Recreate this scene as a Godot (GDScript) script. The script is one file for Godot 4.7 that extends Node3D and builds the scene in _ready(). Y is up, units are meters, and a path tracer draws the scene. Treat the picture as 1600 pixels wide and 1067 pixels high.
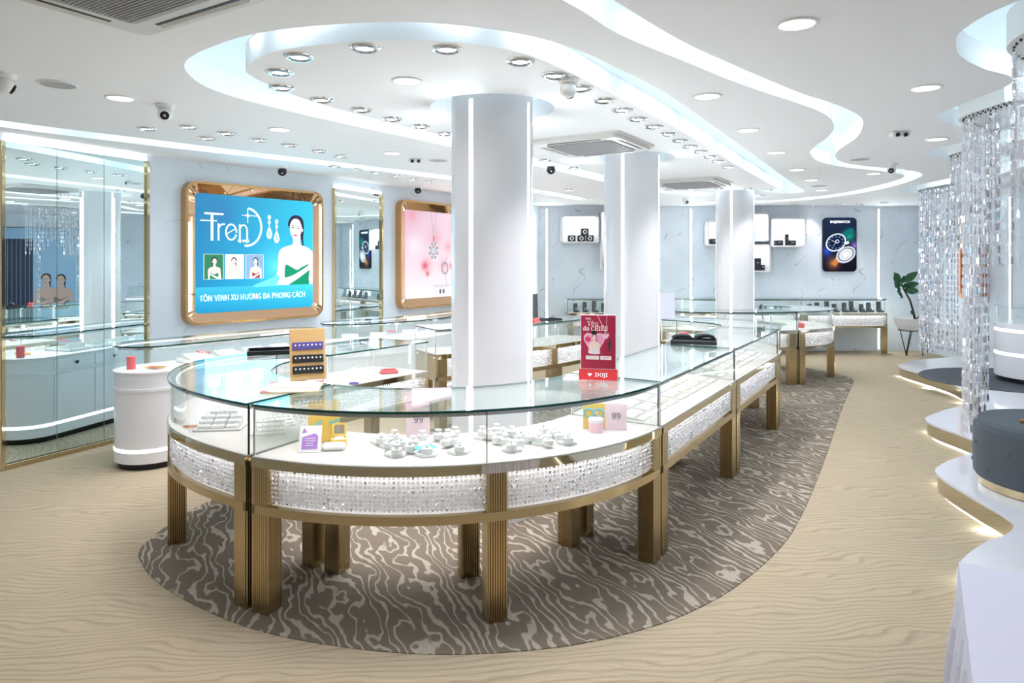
extends Node3D
# Jewellery showroom. Plan coordinates: x to the right, z into the room (world = x, y, -z); metres.

const EYE := 1.6
const CEIL := 2.58
const TOP := 0.95
var rng := RandomNumberGenerator.new()
var M := {}
var names := {}
var shared := {}


func _ready() -> void:
	rng.seed = 7
	camera_and_light()
	materials()
	room()
	columns()
	ceiling_fittings()
	wall_things()
	island()
	wall_counters()
	back_counters()
	displays()
	platform_side()


func camera_and_light() -> void:
	var cam := Camera3D.new()
	cam.name = "camera"
	cam.projection = Camera3D.PROJECTION_FRUSTUM
	cam.near = 0.05
	cam.far = 60.0
	cam.size = 0.05 * 1067.0 / 1067.0
	cam.frustum_offset = Vector2(0, -0.05 * 125.5 / 1067.0)
	cam.position = Vector3(0, EYE, 0)
	add_child(cam)
	cam.current = true
	var we := WorldEnvironment.new()
	we.name = "environment"
	var e := Environment.new()
	e.background_mode = Environment.BG_COLOR
	e.background_color = Color(0.75, 0.82, 0.9)
	e.tonemap_mode = Environment.TONE_MAPPER_LINEAR
	e.tonemap_exposure = 1.5
	e.sdfgi_enabled = true
	e.ssao_enabled = true
	e.ssil_enabled = true
	we.environment = e
	add_child(we)


# lamp strengths, all in one place
const SPOT_E := 0.36       # each adjustable spot
const PANEL_E := 0.29      # each flat round downlight
const COVE_GLOW := 0.5    # diffuser of the ceiling coves
const COVE_E := 0.15       # lamps along the coves
const CASE_E := 0.012       # lamps inside the glass cases
const STRIP_GLOW := 1.6
const COLUMN_E := 0.5      # each upright light strip on a column
const WALL_STRIP_E := 0.8


# ---------------------------------------------------------------- helpers
func pl(x: float, z: float, y := 0.0) -> Vector3:
	return Vector3(x, y, -z)


func p3(p: Vector2, y := 0.0) -> Vector3:
	return Vector3(p.x, y, -p.y)


# plan point seen at pixel (u, v) of the 1600x1067 photograph on the level of height h
func on(u: float, v: float, h: float) -> Vector2:
	var z := 1067.0 * (EYE - h) / (v - 408.0)
	return Vector2((u - 800.0) / 1067.0 * z, z)


func numbered(called: String) -> String:
	if not names.has(called):
		names[called] = 0
		return called
	names[called] += 1
	return "%s_%03d" % [called, names[called]]


class Geo:
	var v := PackedVector3Array()
	var n := PackedVector3Array()
	var uv := PackedVector2Array()
	var use_uv := false

	func tri(a: Vector3, b: Vector3, c: Vector3, na: Vector3, nb: Vector3, nc: Vector3) -> void:
		var cr := (b - a).cross(c - a)
		if cr.length_squared() < 1e-16:
			return
		v.append(a)
		n.append(na)
		if cr.dot(na + nb + nc) > 0.0:
			v.append(c); v.append(b)
			n.append(nc); n.append(nb)
		else:
			v.append(b); v.append(c)
			n.append(nb); n.append(nc)

	func quad(a: Vector3, b: Vector3, c: Vector3, d: Vector3, nn: Vector3) -> void:
		tri(a, b, c, nn, nn, nn)
		tri(a, c, d, nn, nn, nn)

	func quads(a: Vector3, b: Vector3, c: Vector3, d: Vector3, na: Vector3, nb: Vector3, nc: Vector3, nd: Vector3) -> void:
		tri(a, b, c, na, nb, nc)
		tri(a, c, d, na, nc, nd)

	func flat(a: Vector3, b: Vector3, c: Vector3, out_from: Vector3) -> void:
		var cr := (b - a).cross(c - a).normalized()
		if cr.dot((a + b + c) / 3.0 - out_from) < 0.0:
			cr = -cr
		tri(a, b, c, cr, cr, cr)

	func uvquad(a: Vector3, b: Vector3, c: Vector3, d: Vector3, nn: Vector3) -> void:
		# a = top left, b = top right, c = bottom right, d = bottom left
		use_uv = true
		var at := v.size()
		quad(a, b, c, d, nn)
		for i in range(at, v.size()):
			var p := v[i]
			uv.append(Vector2(0, 0) if p == a else Vector2(1, 0) if p == b else Vector2(1, 1) if p == c else Vector2(0, 1))

	func plan_uv(t: Transform2D) -> void:
		use_uv = true
		uv.resize(v.size())
		for i in v.size():
			uv[i] = t * Vector2(v[i].x, v[i].z)

	# box with chamfered edges
	func box(c: Vector3, s: Vector3, bev := 0.0, b := Basis.IDENTITY) -> void:
		var h := s / 2.0
		bev = minf(bev, minf(h.x, minf(h.y, h.z)) * 0.9)
		var sg := [-1.0, 1.0]
		for ax in 3:
			var a1 := (ax + 1) % 3
			var a2 := (ax + 2) % 3
			for s0 in sg:
				var q := []
				for k in [[-1, -1], [1, -1], [1, 1], [-1, 1]]:
					var p := Vector3.ZERO
					p[ax] = s0 * h[ax]
					p[a1] = k[0] * (h[a1] - bev)
					p[a2] = k[1] * (h[a2] - bev)
					q.append(c + b * p)
				var nn := Vector3.ZERO
				nn[ax] = s0
				quad(q[0], q[1], q[2], q[3], b * nn)
			if bev > 0.0:
				for s1 in sg:
					for s2 in sg:
						var e := []
						for k in [[0, -1], [0, 1], [1, 1], [1, -1]]:
							var p := Vector3.ZERO
							p[ax] = k[1] * (h[ax] - bev)
							p[a1] = s1 * (h[a1] - (bev if k[0] == 1 else 0.0))
							p[a2] = s2 * (h[a2] - (0.0 if k[0] == 1 else bev))
							e.append(c + b * p)
						var nn := Vector3.ZERO
						nn[a1] = s1
						nn[a2] = s2
						quad(e[0], e[1], e[2], e[3], (b * nn).normalized())
		if bev > 0.0:
			for x in sg:
				for y in sg:
					for z in sg:
						var k := Vector3(x, y, z)
						var nn := (b * k).normalized()
						tri(c + b * (k * (h - Vector3(0, bev, bev))), c + b * (k * (h - Vector3(bev, 0, bev))), c + b * (k * (h - Vector3(bev, bev, 0))), nn, nn, nn)

	# polygon in local x, y extruded over local z, placed by xf
	func extrude(poly: PackedVector2Array, z0: float, z1: float, xf: Transform3D, smooth := false, caps := 3) -> void:
		var ids := Geometry2D.triangulate_polygon(poly)
		var nz := xf.basis.z.normalized()
		for i in range(0, ids.size(), 3):
			var a := poly[ids[i]]
			var b := poly[ids[i + 1]]
			var c := poly[ids[i + 2]]
			if caps & 1:
				tri(xf * Vector3(a.x, a.y, z0), xf * Vector3(b.x, b.y, z0), xf * Vector3(c.x, c.y, z0), -nz, -nz, -nz)
			if caps & 2:
				tri(xf * Vector3(a.x, a.y, z1), xf * Vector3(b.x, b.y, z1), xf * Vector3(c.x, c.y, z1), nz, nz, nz)
		sides(poly, z0, z1, xf, smooth, 1.0)

	func sides(poly: PackedVector2Array, z0: float, z1: float, xf: Transform3D, smooth: bool, out: float) -> void:
		var m := poly.size()
		var turn := -out if Geometry2D.is_polygon_clockwise(poly) else out
		var en := []
		for i in m:
			var t := (poly[(i + 1) % m] - poly[i]).normalized()
			en.append(Vector2(t.y, -t.x) * turn)
		for i in m:
			var j := (i + 1) % m
			var ni: Vector2 = en[i]
			var nj: Vector2 = en[i]
			if smooth:
				var prev: Vector2 = en[(i + m - 1) % m]
				var nxt: Vector2 = en[j]
				if prev.dot(en[i]) > 0.6:
					ni = (prev + en[i]).normalized()
				if nxt.dot(en[i]) > 0.6:
					nj = (nxt + en[i]).normalized()
			var a := xf.basis * Vector3(ni.x, ni.y, 0)
			var b := xf.basis * Vector3(nj.x, nj.y, 0)
			quads(xf * Vector3(poly[i].x, poly[i].y, z0), xf * Vector3(poly[j].x, poly[j].y, z0), xf * Vector3(poly[j].x, poly[j].y, z1), xf * Vector3(poly[i].x, poly[i].y, z1), a, b, b, a)

	# two polygons of the same count: a frame
	func frame(o: PackedVector2Array, q: PackedVector2Array, z0: float, z1: float, xf: Transform3D, z1_in := -99.0) -> void:
		var m := o.size()
		var zi := z1 if z1_in < -90.0 else z1_in
		var nz := xf.basis.z.normalized()
		for i in m:
			var j := (i + 1) % m
			var f := [xf * Vector3(o[i].x, o[i].y, z1), xf * Vector3(o[j].x, o[j].y, z1), xf * Vector3(q[j].x, q[j].y, zi), xf * Vector3(q[i].x, q[i].y, zi)]
			var nn: Vector3 = (f[1] - f[0]).cross(f[3] - f[0]).normalized()
			if nn.dot(nz) < 0.0:
				nn = -nn
			quad(f[0], f[1], f[2], f[3], nn)
			quad(xf * Vector3(o[i].x, o[i].y, z0), xf * Vector3(o[j].x, o[j].y, z0), xf * Vector3(q[j].x, q[j].y, z0), xf * Vector3(q[i].x, q[i].y, z0), -nz)
		sides(o, z0, z1, xf, true, 1.0)
		sides(q, z0, zi, xf, true, -1.0)

	# solid between two plan paths of the same count
	func rail(a: PackedVector2Array, b: PackedVector2Array, y0: float, y1: float, caps := true, what := 15) -> void:
		var m := a.size()
		for i in m - 1:
			var a0 := a[i]
			var a1 := a[i + 1]
			var b0 := b[i]
			var b1 := b[i + 1]
			var w0 := (a0 - b0).normalized()
			var w1 := (a1 - b1).normalized()
			var na := Vector3(w0.x, 0, -w0.y)
			var nb := Vector3(w1.x, 0, -w1.y)
			var A0 := Vector3(a0.x, y0, -a0.y)
			var A1 := Vector3(a1.x, y0, -a1.y)
			var B0 := Vector3(b0.x, y0, -b0.y)
			var B1 := Vector3(b1.x, y0, -b1.y)
			var up := Vector3(0, y1 - y0, 0)
			if what & 1:
				quads(A0, A1, A1 + up, A0 + up, na, nb, nb, na)
			if what & 2:
				quads(B0, B1, B1 + up, B0 + up, -na, -nb, -nb, -na)
			if what & 4:
				quad(A0 + up, A1 + up, B1 + up, B0 + up, Vector3.UP)
			if what & 8:
				quad(A0, A1, B1, B0, Vector3.DOWN)
		if caps:
			for e in [[0, 1], [m - 1, m - 2]]:
				var t: Vector2 = (a[e[0]] - a[e[1]]).normalized()
				quad(Vector3(a[e[0]].x, y0, -a[e[0]].y), Vector3(a[e[0]].x, y1, -a[e[0]].y), Vector3(b[e[0]].x, y1, -b[e[0]].y), Vector3(b[e[0]].x, y0, -b[e[0]].y), Vector3(t.x, 0, -t.y))

	# upright sheet along a plan path; out = a plan point the front looks away from
	func sheet(a: PackedVector2Array, y0: float, y1: float, inner: PackedVector2Array) -> void:
		for i in a.size() - 1:
			var w0 := (a[i] - inner[i]).normalized()
			var w1 := (a[i + 1] - inner[i + 1]).normalized()
			var na := Vector3(w0.x, 0, -w0.y)
			var nb := Vector3(w1.x, 0, -w1.y)
			quads(Vector3(a[i].x, y0, -a[i].y), Vector3(a[i + 1].x, y0, -a[i + 1].y), Vector3(a[i + 1].x, y1, -a[i + 1].y), Vector3(a[i].x, y1, -a[i].y), na, nb, nb, na)

	# profile of (radius, height) turned round the y axis of xf
	func lathe(prof: PackedVector2Array, segs: int, xf: Transform3D, smooth := true) -> void:
		var m := prof.size()
		for i in m - 1:
			var t := prof[i + 1] - prof[i]
			var nn := Vector2(t.y, -t.x).normalized()
			for k in segs:
				var a := TAU * k / segs
				var b := TAU * (k + 1) / segs
				var mid := (a + b) / 2.0
				var n0 := Vector3(nn.x * cos(a), nn.y, nn.x * sin(a))
				var n1 := Vector3(nn.x * cos(b), nn.y, nn.x * sin(b))
				if not smooth:
					n0 = Vector3(nn.x * cos(mid), nn.y, nn.x * sin(mid))
					n1 = n0
				n0 = xf.basis * n0
				n1 = xf.basis * n1
				quads(xf * Vector3(prof[i].x * cos(a), prof[i].y, prof[i].x * sin(a)), xf * Vector3(prof[i].x * cos(b), prof[i].y, prof[i].x * sin(b)), xf * Vector3(prof[i + 1].x * cos(b), prof[i + 1].y, prof[i + 1].x * sin(b)), xf * Vector3(prof[i + 1].x * cos(a), prof[i + 1].y, prof[i + 1].x * sin(a)), n0, n1, n1, n0)

	func tube(pts: PackedVector3Array, r0: float, r1: float, segs := 8) -> void:
		var rings := []
		var nrm := []
		var m := pts.size()
		var ref := Vector3(0.31, 0.2, 0.93).normalized()
		for i in m:
			var t := (pts[mini(i + 1, m - 1)] - pts[maxi(i - 1, 0)]).normalized()
			var s := t.cross(ref).normalized()
			var w := t.cross(s)
			var r := lerpf(r0, r1, float(i) / maxf(1.0, m - 1))
			var ring := []
			var rn := []
			for k in segs:
				var d := s * cos(TAU * k / segs) + w * sin(TAU * k / segs)
				ring.append(pts[i] + d * r)
				rn.append(d)
			rings.append(ring)
			nrm.append(rn)
		for i in m - 1:
			for k in segs:
				var j := (k + 1) % segs
				quads(rings[i][k], rings[i][j], rings[i + 1][j], rings[i + 1][k], nrm[i][k], nrm[i][j], nrm[i + 1][j], nrm[i + 1][k])
		for e in [0, m - 1]:
			var t := (pts[e] - pts[1 if e == 0 else m - 2]).normalized()
			for k in segs:
				tri(pts[e], rings[e][k], rings[e][(k + 1) % segs], t, t, t)

	func torus(c: Vector3, R: float, r: float, b: Basis, segs := 20, rs := 8) -> void:
		for i in segs:
			for k in rs:
				var q := []
				var qn := []
				for e in [[i, k], [i + 1, k], [i + 1, k + 1], [i, k + 1]]:
					var a: float = TAU * e[0] / segs
					var t: float = TAU * e[1] / rs
					var d := Vector3(cos(a), 0, sin(a))
					var nn := d * cos(t) + Vector3.UP * sin(t)
					q.append(c + b * (d * R + nn * r))
					qn.append(b * nn)
				quads(q[0], q[1], q[2], q[3], qn[0], qn[1], qn[2], qn[3])

	func mesh(shift := Vector3.ZERO) -> ArrayMesh:
		var arr := []
		arr.resize(Mesh.ARRAY_MAX)
		var w := v
		if shift != Vector3.ZERO:
			w = PackedVector3Array()
			w.resize(v.size())
			for i in v.size():
				w[i] = v[i] + shift
		arr[Mesh.ARRAY_VERTEX] = w
		arr[Mesh.ARRAY_NORMAL] = n
		if use_uv:
			uv.resize(v.size())
			arr[Mesh.ARRAY_TEX_UV] = uv
		var am := ArrayMesh.new()
		am.add_surface_from_arrays(Mesh.PRIMITIVE_TRIANGLES, arr)
		return am


# plan shapes (x, z) raised over y
func plan_xf() -> Transform3D:
	return Transform3D(Basis(Vector3(1, 0, 0), Vector3(0, 0, -1), Vector3(0, 1, 0)), Vector3.ZERO)


func smooth_path(pts: Array, sub: int, closed := false) -> PackedVector2Array:
	var out := PackedVector2Array()
	var m := pts.size()
	var last := m if closed else m - 1
	for i in last:
		var a: Vector2 = pts[(i - 1 + m) % m] if closed or i > 0 else pts[0] * 2.0 - pts[1]
		var b: Vector2 = pts[i]
		var c: Vector2 = pts[(i + 1) % m]
		var d: Vector2 = pts[(i + 2) % m] if closed or i + 2 < m else pts[m - 1] * 2.0 - pts[m - 2]
		for k in sub:
			out.append(b.cubic_interpolate(c, a, d, float(k) / sub))
	if not closed:
		out.append(pts[m - 1])
	return out


func resample(path: PackedVector2Array, count: int, closed := false) -> PackedVector2Array:
	var p := path.duplicate()
	if closed:
		p.append(path[0])
	var acc := PackedFloat32Array([0.0])
	for i in p.size() - 1:
		acc.append(acc[i] + p[i].distance_to(p[i + 1]))
	var total := acc[acc.size() - 1]
	var out := PackedVector2Array()
	var k := 0
	for i in count:
		var s := total * i / float(count if closed else count - 1)
		while k < p.size() - 2 and acc[k + 1] < s:
			k += 1
		out.append(p[k].lerp(p[k + 1], clampf((s - acc[k]) / maxf(1e-6, acc[k + 1] - acc[k]), 0, 1)))
	return out


func plen(path: PackedVector2Array) -> float:
	var s := 0.0
	for i in path.size() - 1:
		s += path[i].distance_to(path[i + 1])
	return s


func inset(a: PackedVector2Array, b: PackedVector2Array, o: float) -> PackedVector2Array:
	var out := PackedVector2Array()
	for i in a.size():
		out.append(a[i] + (b[i] - a[i]).normalized() * o)
	return out


func shrink(poly: PackedVector2Array, o: float) -> PackedVector2Array:
	# inward offset of a closed outline, same count
	var m := poly.size()
	var turn := -1.0 if Geometry2D.is_polygon_clockwise(poly) else 1.0
	var out := PackedVector2Array()
	for i in m:
		var t := (poly[(i + 1) % m] - poly[(i - 1 + m) % m]).normalized()
		out.append(poly[i] + Vector2(-t.y, t.x) * turn * o)
	return out


func rrect(w: float, h: float, r: float, seg := 8) -> PackedVector2Array:
	var out := PackedVector2Array()
	for c in [[1, 1, 0], [-1, 1, 1], [-1, -1, 2], [1, -1, 3]]:
		for k in seg + 1:
			var a: float = PI / 2 * (c[2] + float(k) / seg)
			out.append(Vector2(c[0] * (w / 2 - r), c[1] * (h / 2 - r)) + Vector2(cos(a), sin(a)) * r)
	return out


func disc(r: float, segs := 32) -> PackedVector2Array:
	var out := PackedVector2Array()
	for k in segs:
		out.append(Vector2(cos(TAU * k / segs), sin(TAU * k / segs)) * r)
	return out


func thing(called: String, label: String, category: String, at := Vector3.ZERO, turn := 0.0, group := "") -> Node3D:
	var o := Node3D.new()
	o.name = numbered(called)
	add_child(o, true)
	o.position = at
	o.rotation.y = turn
	tag(o, label, category, group)
	return o


func tag(o: Node, label: String, category: String, group := "") -> void:
	o.set_meta("label", label)
	o.set_meta("category", category)
	if group:
		o.set_meta("group", group)


# one named mesh; geometry given in world metres is moved into its (unturned) thing
func part(called: String, g, m: Material, parent: Node3D, world := true, label := "") -> MeshInstance3D:
	var o := MeshInstance3D.new()
	o.name = called
	if g is Geo:
		var off := Vector3.ZERO
		if world:
			var q := parent
			while q != self:
				off -= q.position
				q = q.get_parent()
		o.mesh = (g as Geo).mesh(off)
	else:
		o.mesh = g
	o.material_override = m
	o.cast_shadow = GeometryInstance3D.SHADOW_CASTING_SETTING_ON
	parent.add_child(o, true)
	if label:
		o.set_meta("label", label)
	return o


func single(called: String, g, m: Material, label: String, category: String, group := "") -> MeshInstance3D:
	var o := part(numbered(called), g, m, self, false)
	tag(o, label, category, group)
	return o


func struct(called: String, g, m: Material) -> MeshInstance3D:
	var o := part(called, g, m, self, false)
	o.set_meta("kind", "structure")
	return o


func stuff(called: String, mesh: Mesh, xfs: Array, m: Material, parent: Node3D) -> void:
	var mm := MultiMesh.new()
	mm.transform_format = MultiMesh.TRANSFORM_3D
	mm.mesh = mesh
	mm.instance_count = xfs.size()
	for i in xfs.size():
		mm.set_instance_transform(i, xfs[i])
	var o := MultiMeshInstance3D.new()
	o.name = called
	o.multimesh = mm
	o.material_override = m
	parent.add_child(o, true)
	o.set_meta("kind", "stuff")


func dup(root: Node3D, at: Vector3, turn := 0.0, label := "", group := "") -> Node3D:
	var r: Node3D = root.duplicate()
	r.name = numbered(root.get_meta("kind_name", String(root.name)))
	add_child(r, true)
	r.position = at
	r.rotation.y = turn
	if label:
		r.set_meta("label", label)
	if group:
		r.set_meta("group", group)
	return r


func omni(at: Vector3, c: Color, e: float, size := 0.05) -> void:
	var l := OmniLight3D.new()
	l.name = numbered("lamp_light")
	l.light_color = c
	l.light_energy = e
	l.light_size = size
	l.omni_range = 14.0
	l.omni_attenuation = 2.0
	l.shadow_enabled = true
	add_child(l, true)
	l.position = at


func spot(at: Vector3, c: Color, e: float, angle: float, size := 0.05, blend := 0.6) -> void:
	var l := SpotLight3D.new()
	l.name = numbered("downlight_light")
	l.light_color = c
	l.light_energy = e
	l.light_size = size
	l.spot_range = 14.0
	l.spot_attenuation = 2.0
	l.spot_angle = angle
	l.spot_angle_attenuation = blend
	l.shadow_enabled = true
	add_child(l, true)
	l.position = at
	l.rotation.x = -PI / 2


func area(at: Vector3, towards: Vector3, along: Vector3, size: Vector2, c: Color, e: float) -> void:
	var l := AreaLight3D.new()
	l.name = numbered("strip_light")
	l.light_color = c
	l.light_energy = e
	l.area_size = size
	l.shadow_enabled = true
	add_child(l, true)
	var z := -towards.normalized()
	var x := (along - z * along.dot(z)).normalized()
	l.transform = Transform3D(Basis(x, z.cross(x), z), at)


# ---------------------------------------------------------------- materials
func smat(called: String, c: Color, rough: float, metal := 0.0, extra := {}) -> StandardMaterial3D:
	var m := StandardMaterial3D.new()
	m.resource_name = called
	m.albedo_color = c
	m.roughness = rough
	m.metallic = metal
	for k in extra:
		m.set(k, extra[k])
	M[called] = m
	return m


func glow(called: String, c: Color, e: float) -> StandardMaterial3D:
	return smat(called, Color(0.9, 0.9, 0.9), 0.5, 0.0, {"emission_enabled": true, "emission": c, "emission_energy_multiplier": e})


func pane(called: String, c: Color, rough := 0.0) -> StandardMaterial3D:
	return smat(called, c, rough, 0.0, {"transparency": BaseMaterial3D.TRANSPARENCY_ALPHA, "cull_mode": BaseMaterial3D.CULL_DISABLED})


func noise_bytes(seed_: int, freq: float, size: int, oct := 3) -> PackedByteArray:
	var f := FastNoiseLite.new()
	f.seed = seed_
	f.noise_type = FastNoiseLite.TYPE_SIMPLEX_SMOOTH
	f.frequency = freq
	f.fractal_octaves = oct
	var im := f.get_seamless_image(size, size)
	im.convert(Image.FORMAT_L8)
	return im.get_data()


func carpet_textures() -> void:
	var s := 1024
	# pale carpet: fine wind-rippled sand lines; lines run along u
	var w1 := noise_bytes(3, 0.0042, s, 2)
	var w2 := noise_bytes(9, 0.013, s, 2)
	var gr := noise_bytes(17, 0.35, s, 1)
	var col := PackedByteArray()
	var hgt := PackedByteArray()
	col.resize(s * s * 3)
	hgt.resize(s * s)
	for y in s:
		for x in s:
			var i := y * s + x
			var ph := y * 48.0 / s + w1[i] * 0.014 + w2[i] * 0.0040
			var f := ph - floorf(ph)
			var ridge := minf(f / 0.72, (1.0 - f) / 0.28)
			var g := gr[i] / 255.0
			var amp := 0.35 + 0.65 * w2[i] / 255.0
			hgt[i] = int(clampf(60 + 150 * ridge * amp + 30 * g, 0, 255))
			var ph2 := y * 85.0 / s + w1[i] * 0.02 - w2[i] * 0.006
			var fine := sin(ph2 * TAU)
			var k := (0.88 + 0.12 * smoothstep(0.0, 0.5, ridge)) * (0.95 + 0.1 * g) * (0.975 + 0.025 * fine)
			k = lerpf(1.0, k, 0.4 + 0.6 * amp)
			col[i * 3] = int(minf(255, 187 * k))
			col[i * 3 + 1] = int(minf(255, 172 * k))
			col[i * 3 + 2] = int(minf(255, 146 * k))
	M.t_pale = ImageTexture.create_from_image(Image.create_from_data(s, s, false, Image.FORMAT_RGB8, col))
	M.t_pale_h = ImageTexture.create_from_image(Image.create_from_data(s, s, false, Image.FORMAT_L8, hgt))
	# dark carpet: taupe with pale branching veins
	var v1 := noise_bytes(21, 0.0055, s, 2)
	var v2 := noise_bytes(33, 0.018, s, 2)
	var v3 := noise_bytes(41, 0.009, s, 2)
	col = PackedByteArray()
	hgt = PackedByteArray()
	col.resize(s * s * 3)
	hgt.resize(s * s)
	for y in s:
		for x in s:
			var i := y * s + x
			var ph := y * 27.0 / s + v1[i] * 0.0105 + v2[i] * 0.0036
			var f := absf(ph - floorf(ph) - 0.5) * 2.0
			var wide := 0.24 + 0.24 * smoothstep(0.4, 0.8, v3[i] / 255.0)
			var g := gr[i] / 255.0
			var vein := 1.0 - smoothstep(wide - 0.12, wide + 0.06, f)
			vein *= 0.75 + 0.5 * (g - 0.2)
			vein = clampf(vein, 0, 1)
			var k := 0.93 + 0.14 * g
			hgt[i] = int(clampf(70 + 130 * vein + 40 * g, 0, 255))
			col[i * 3] = int(lerpf(121, 182, vein) * k)
			col[i * 3 + 1] = int(lerpf(110, 173, vein) * k)
			col[i * 3 + 2] = int(lerpf(97, 157, vein) * k)
	M.t_dark = ImageTexture.create_from_image(Image.create_from_data(s, s, false, Image.FORMAT_RGB8, col))
	M.t_dark_h = ImageTexture.create_from_image(Image.create_from_data(s, s, false, Image.FORMAT_L8, hgt))


func marble_texture() -> ImageTexture:
	var s := 1024
	var a := noise_bytes(5, 0.003, s, 2)
	var b := noise_bytes(8, 0.0075, s, 2)
	var c := noise_bytes(13, 0.0035, s, 3)
	var col := PackedByteArray()
	col.resize(s * s * 3)
	for y in s:
		for x in s:
			var i := y * s + x
			# slanting veins that come and go
			var ph := (x * 5.0 + y * 3.0) / s + a[i] * 0.006
			var f := absf(ph - floorf(ph) - 0.5)
			var on_ := smoothstep(0.56, 0.72, b[i] / 255.0)
			var vein := (1.0 - smoothstep(0.0, 0.035, f)) * on_ * 0.7
			var cloud := (c[i] / 255.0 - 0.5) * 0.05
			var k := 1.0 + cloud - 0.3 * vein
			col[i * 3] = int(clampf(228 * k, 0, 255))
			col[i * 3 + 1] = int(clampf(237 * k, 0, 255))
			col[i * 3 + 2] = int(clampf(245 * k, 0, 255))
	return ImageTexture.create_from_image(Image.create_from_data(s, s, false, Image.FORMAT_RGB8, col))


func materials() -> void:
	carpet_textures()
	smat("carpet_pale", Color.WHITE, 0.95, 0.0, {"albedo_texture": M.t_pale, "heightmap_enabled": true, "heightmap_texture": M.t_pale_h, "heightmap_scale": 0.45, "metallic_specular": 0.2})
	smat("carpet_dark", Color.WHITE, 0.95, 0.0, {"albedo_texture": M.t_dark, "heightmap_enabled": true, "heightmap_texture": M.t_dark_h, "heightmap_scale": 0.6, "metallic_specular": 0.2})
	smat("marble", Color.WHITE, 0.3, 0.0, {"albedo_texture": marble_texture(), "uv1_triplanar": true, "uv1_world_triplanar": true, "uv1_scale": Vector3(0.4, 0.4, 0.4)})
	smat("plaster", Color(0.985, 0.985, 0.988), 0.7)
	smat("gloss_white", Color(0.90, 0.90, 0.91), 0.16)
	smat("cabinet_white", Color(0.965, 0.965, 0.98), 0.22)
	smat("satin_white", Color(0.94, 0.94, 0.93), 0.5)
	smat("deck_white", Color(0.82, 0.805, 0.78), 0.6)
	smat("stand_white", Color(0.88, 0.885, 0.875), 0.45)
	smat("gold", Color(0.76, 0.69, 0.55), 0.22, 1.0)
	smat("gold_mirror", Color(0.86, 0.78, 0.62), 0.05, 1.0)
	smat("gold_frame", Color(0.80, 0.62, 0.42), 0.25, 0.85)
	smat("rose_mirror", Color(0.88, 0.72, 0.58), 0.03, 1.0)
	smat("chrome", Color(0.9, 0.9, 0.9), 0.1, 1.0)
	smat("steel", Color(0.7, 0.7, 0.68), 0.25, 1.0)
	smat("bronze_mirror", Color(0.82, 0.785, 0.70), 0.05, 1.0)
	smat("seam_dark", Color(0.16, 0.2, 0.2), 0.2, 0.6)
	smat("mirror", Color(0.9, 0.965, 0.97), 0.0, 1.0)
	pane("bead", Color(0.98, 0.98, 0.99, 0.42), 0.03)
	smat("bead_back", Color(0.97, 0.96, 0.95), 0.3, 0.0)
	smat("black", Color(0.03, 0.03, 0.035), 0.35)
	smat("charcoal", Color(0.13, 0.14, 0.16), 0.5)
	smat("dark_grey", Color(0.25, 0.27, 0.3), 0.6)
	smat("grille", Color(0.7, 0.69, 0.7), 0.6)
	smat("ac_white", Color(0.88, 0.87, 0.85), 0.4)
	pane("glass", Color(0.78, 0.98, 0.93, 0.065))
	pane("glass_tinted", Color(0.6, 0.85, 0.85, 0.12))
	smat("glass_edge", Color(0.05, 0.3, 0.26), 0.08)
	pane("crystal", Color(0.98, 0.985, 1.0, 0.24))
	smat("crystal_bright", Color(0.96, 0.96, 0.98), 0.03, 0.95)
	glow("cove_glow", Color(0.83, 0.94, 1.0), COVE_GLOW)
	M.cove_glow.albedo_color = Color(0.6, 0.64, 0.66)
	glow("led_white", Color(0.95, 0.98, 1.0), STRIP_GLOW)
	glow("led_soft", Color(0.95, 0.98, 1.0), 0.9)
	glow("apron_glow", Color(0.97, 0.98, 1.0), 3.2)
	glow("lens_glow", Color(1.0, 0.99, 0.97), 2.2)
	smat("red", Color(0.82, 0.1, 0.12), 0.35)
	smat("coral", Color(0.9, 0.36, 0.38), 0.45)
	smat("pink", Color(0.97, 0.80, 0.84), 0.5)
	smat("pale_pink", Color(0.97, 0.87, 0.90), 0.5)
	smat("yellow", Color(0.95, 0.80, 0.38), 0.5)
	smat("cream", Color(0.93, 0.85, 0.70), 0.6)
	smat("kraft", Color(0.88, 0.72, 0.48), 0.6)
	smat("violet", Color(0.72, 0.52, 0.86), 0.5)
	smat("purple", Color(0.36, 0.32, 0.62), 0.5)
	smat("teal", Color(0.55, 0.85, 0.82), 0.5)
	smat("sky", Color(0.35, 0.78, 0.93), 0.4)
	smat("silver", Color(0.9, 0.9, 0.9), 0.12, 1.0)
	smat("gem_gold", Color(0.9, 0.72, 0.4), 0.15, 1.0)
	smat("velvet", Color(0.33, 0.36, 0.39), 0.9, 0.0, {"rim_enabled": true, "rim": 0.6, "rim_tint": 0.5})
	smat("linen", Color(0.90, 0.89, 0.95), 0.85)
	smat("leaf", Color(0.16, 0.36, 0.25), 0.4, 0.0, {"cull_mode": BaseMaterial3D.CULL_DISABLED, "backlight_enabled": true, "backlight": Color(0.1, 0.2, 0.1)})
	smat("stem", Color(0.25, 0.2, 0.15), 0.8)
	smat("soil", Color(0.12, 0.09, 0.07), 0.95)
	smat("tan_wood", Color(0.62, 0.42, 0.25), 0.4)
	smat("print_white", Color(0.97, 0.97, 0.97), 0.5)
	smat("print_grey", Color(0.5, 0.5, 0.53), 0.5)
	glow("letter_white", Color(1, 1, 1), 0.95)


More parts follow.
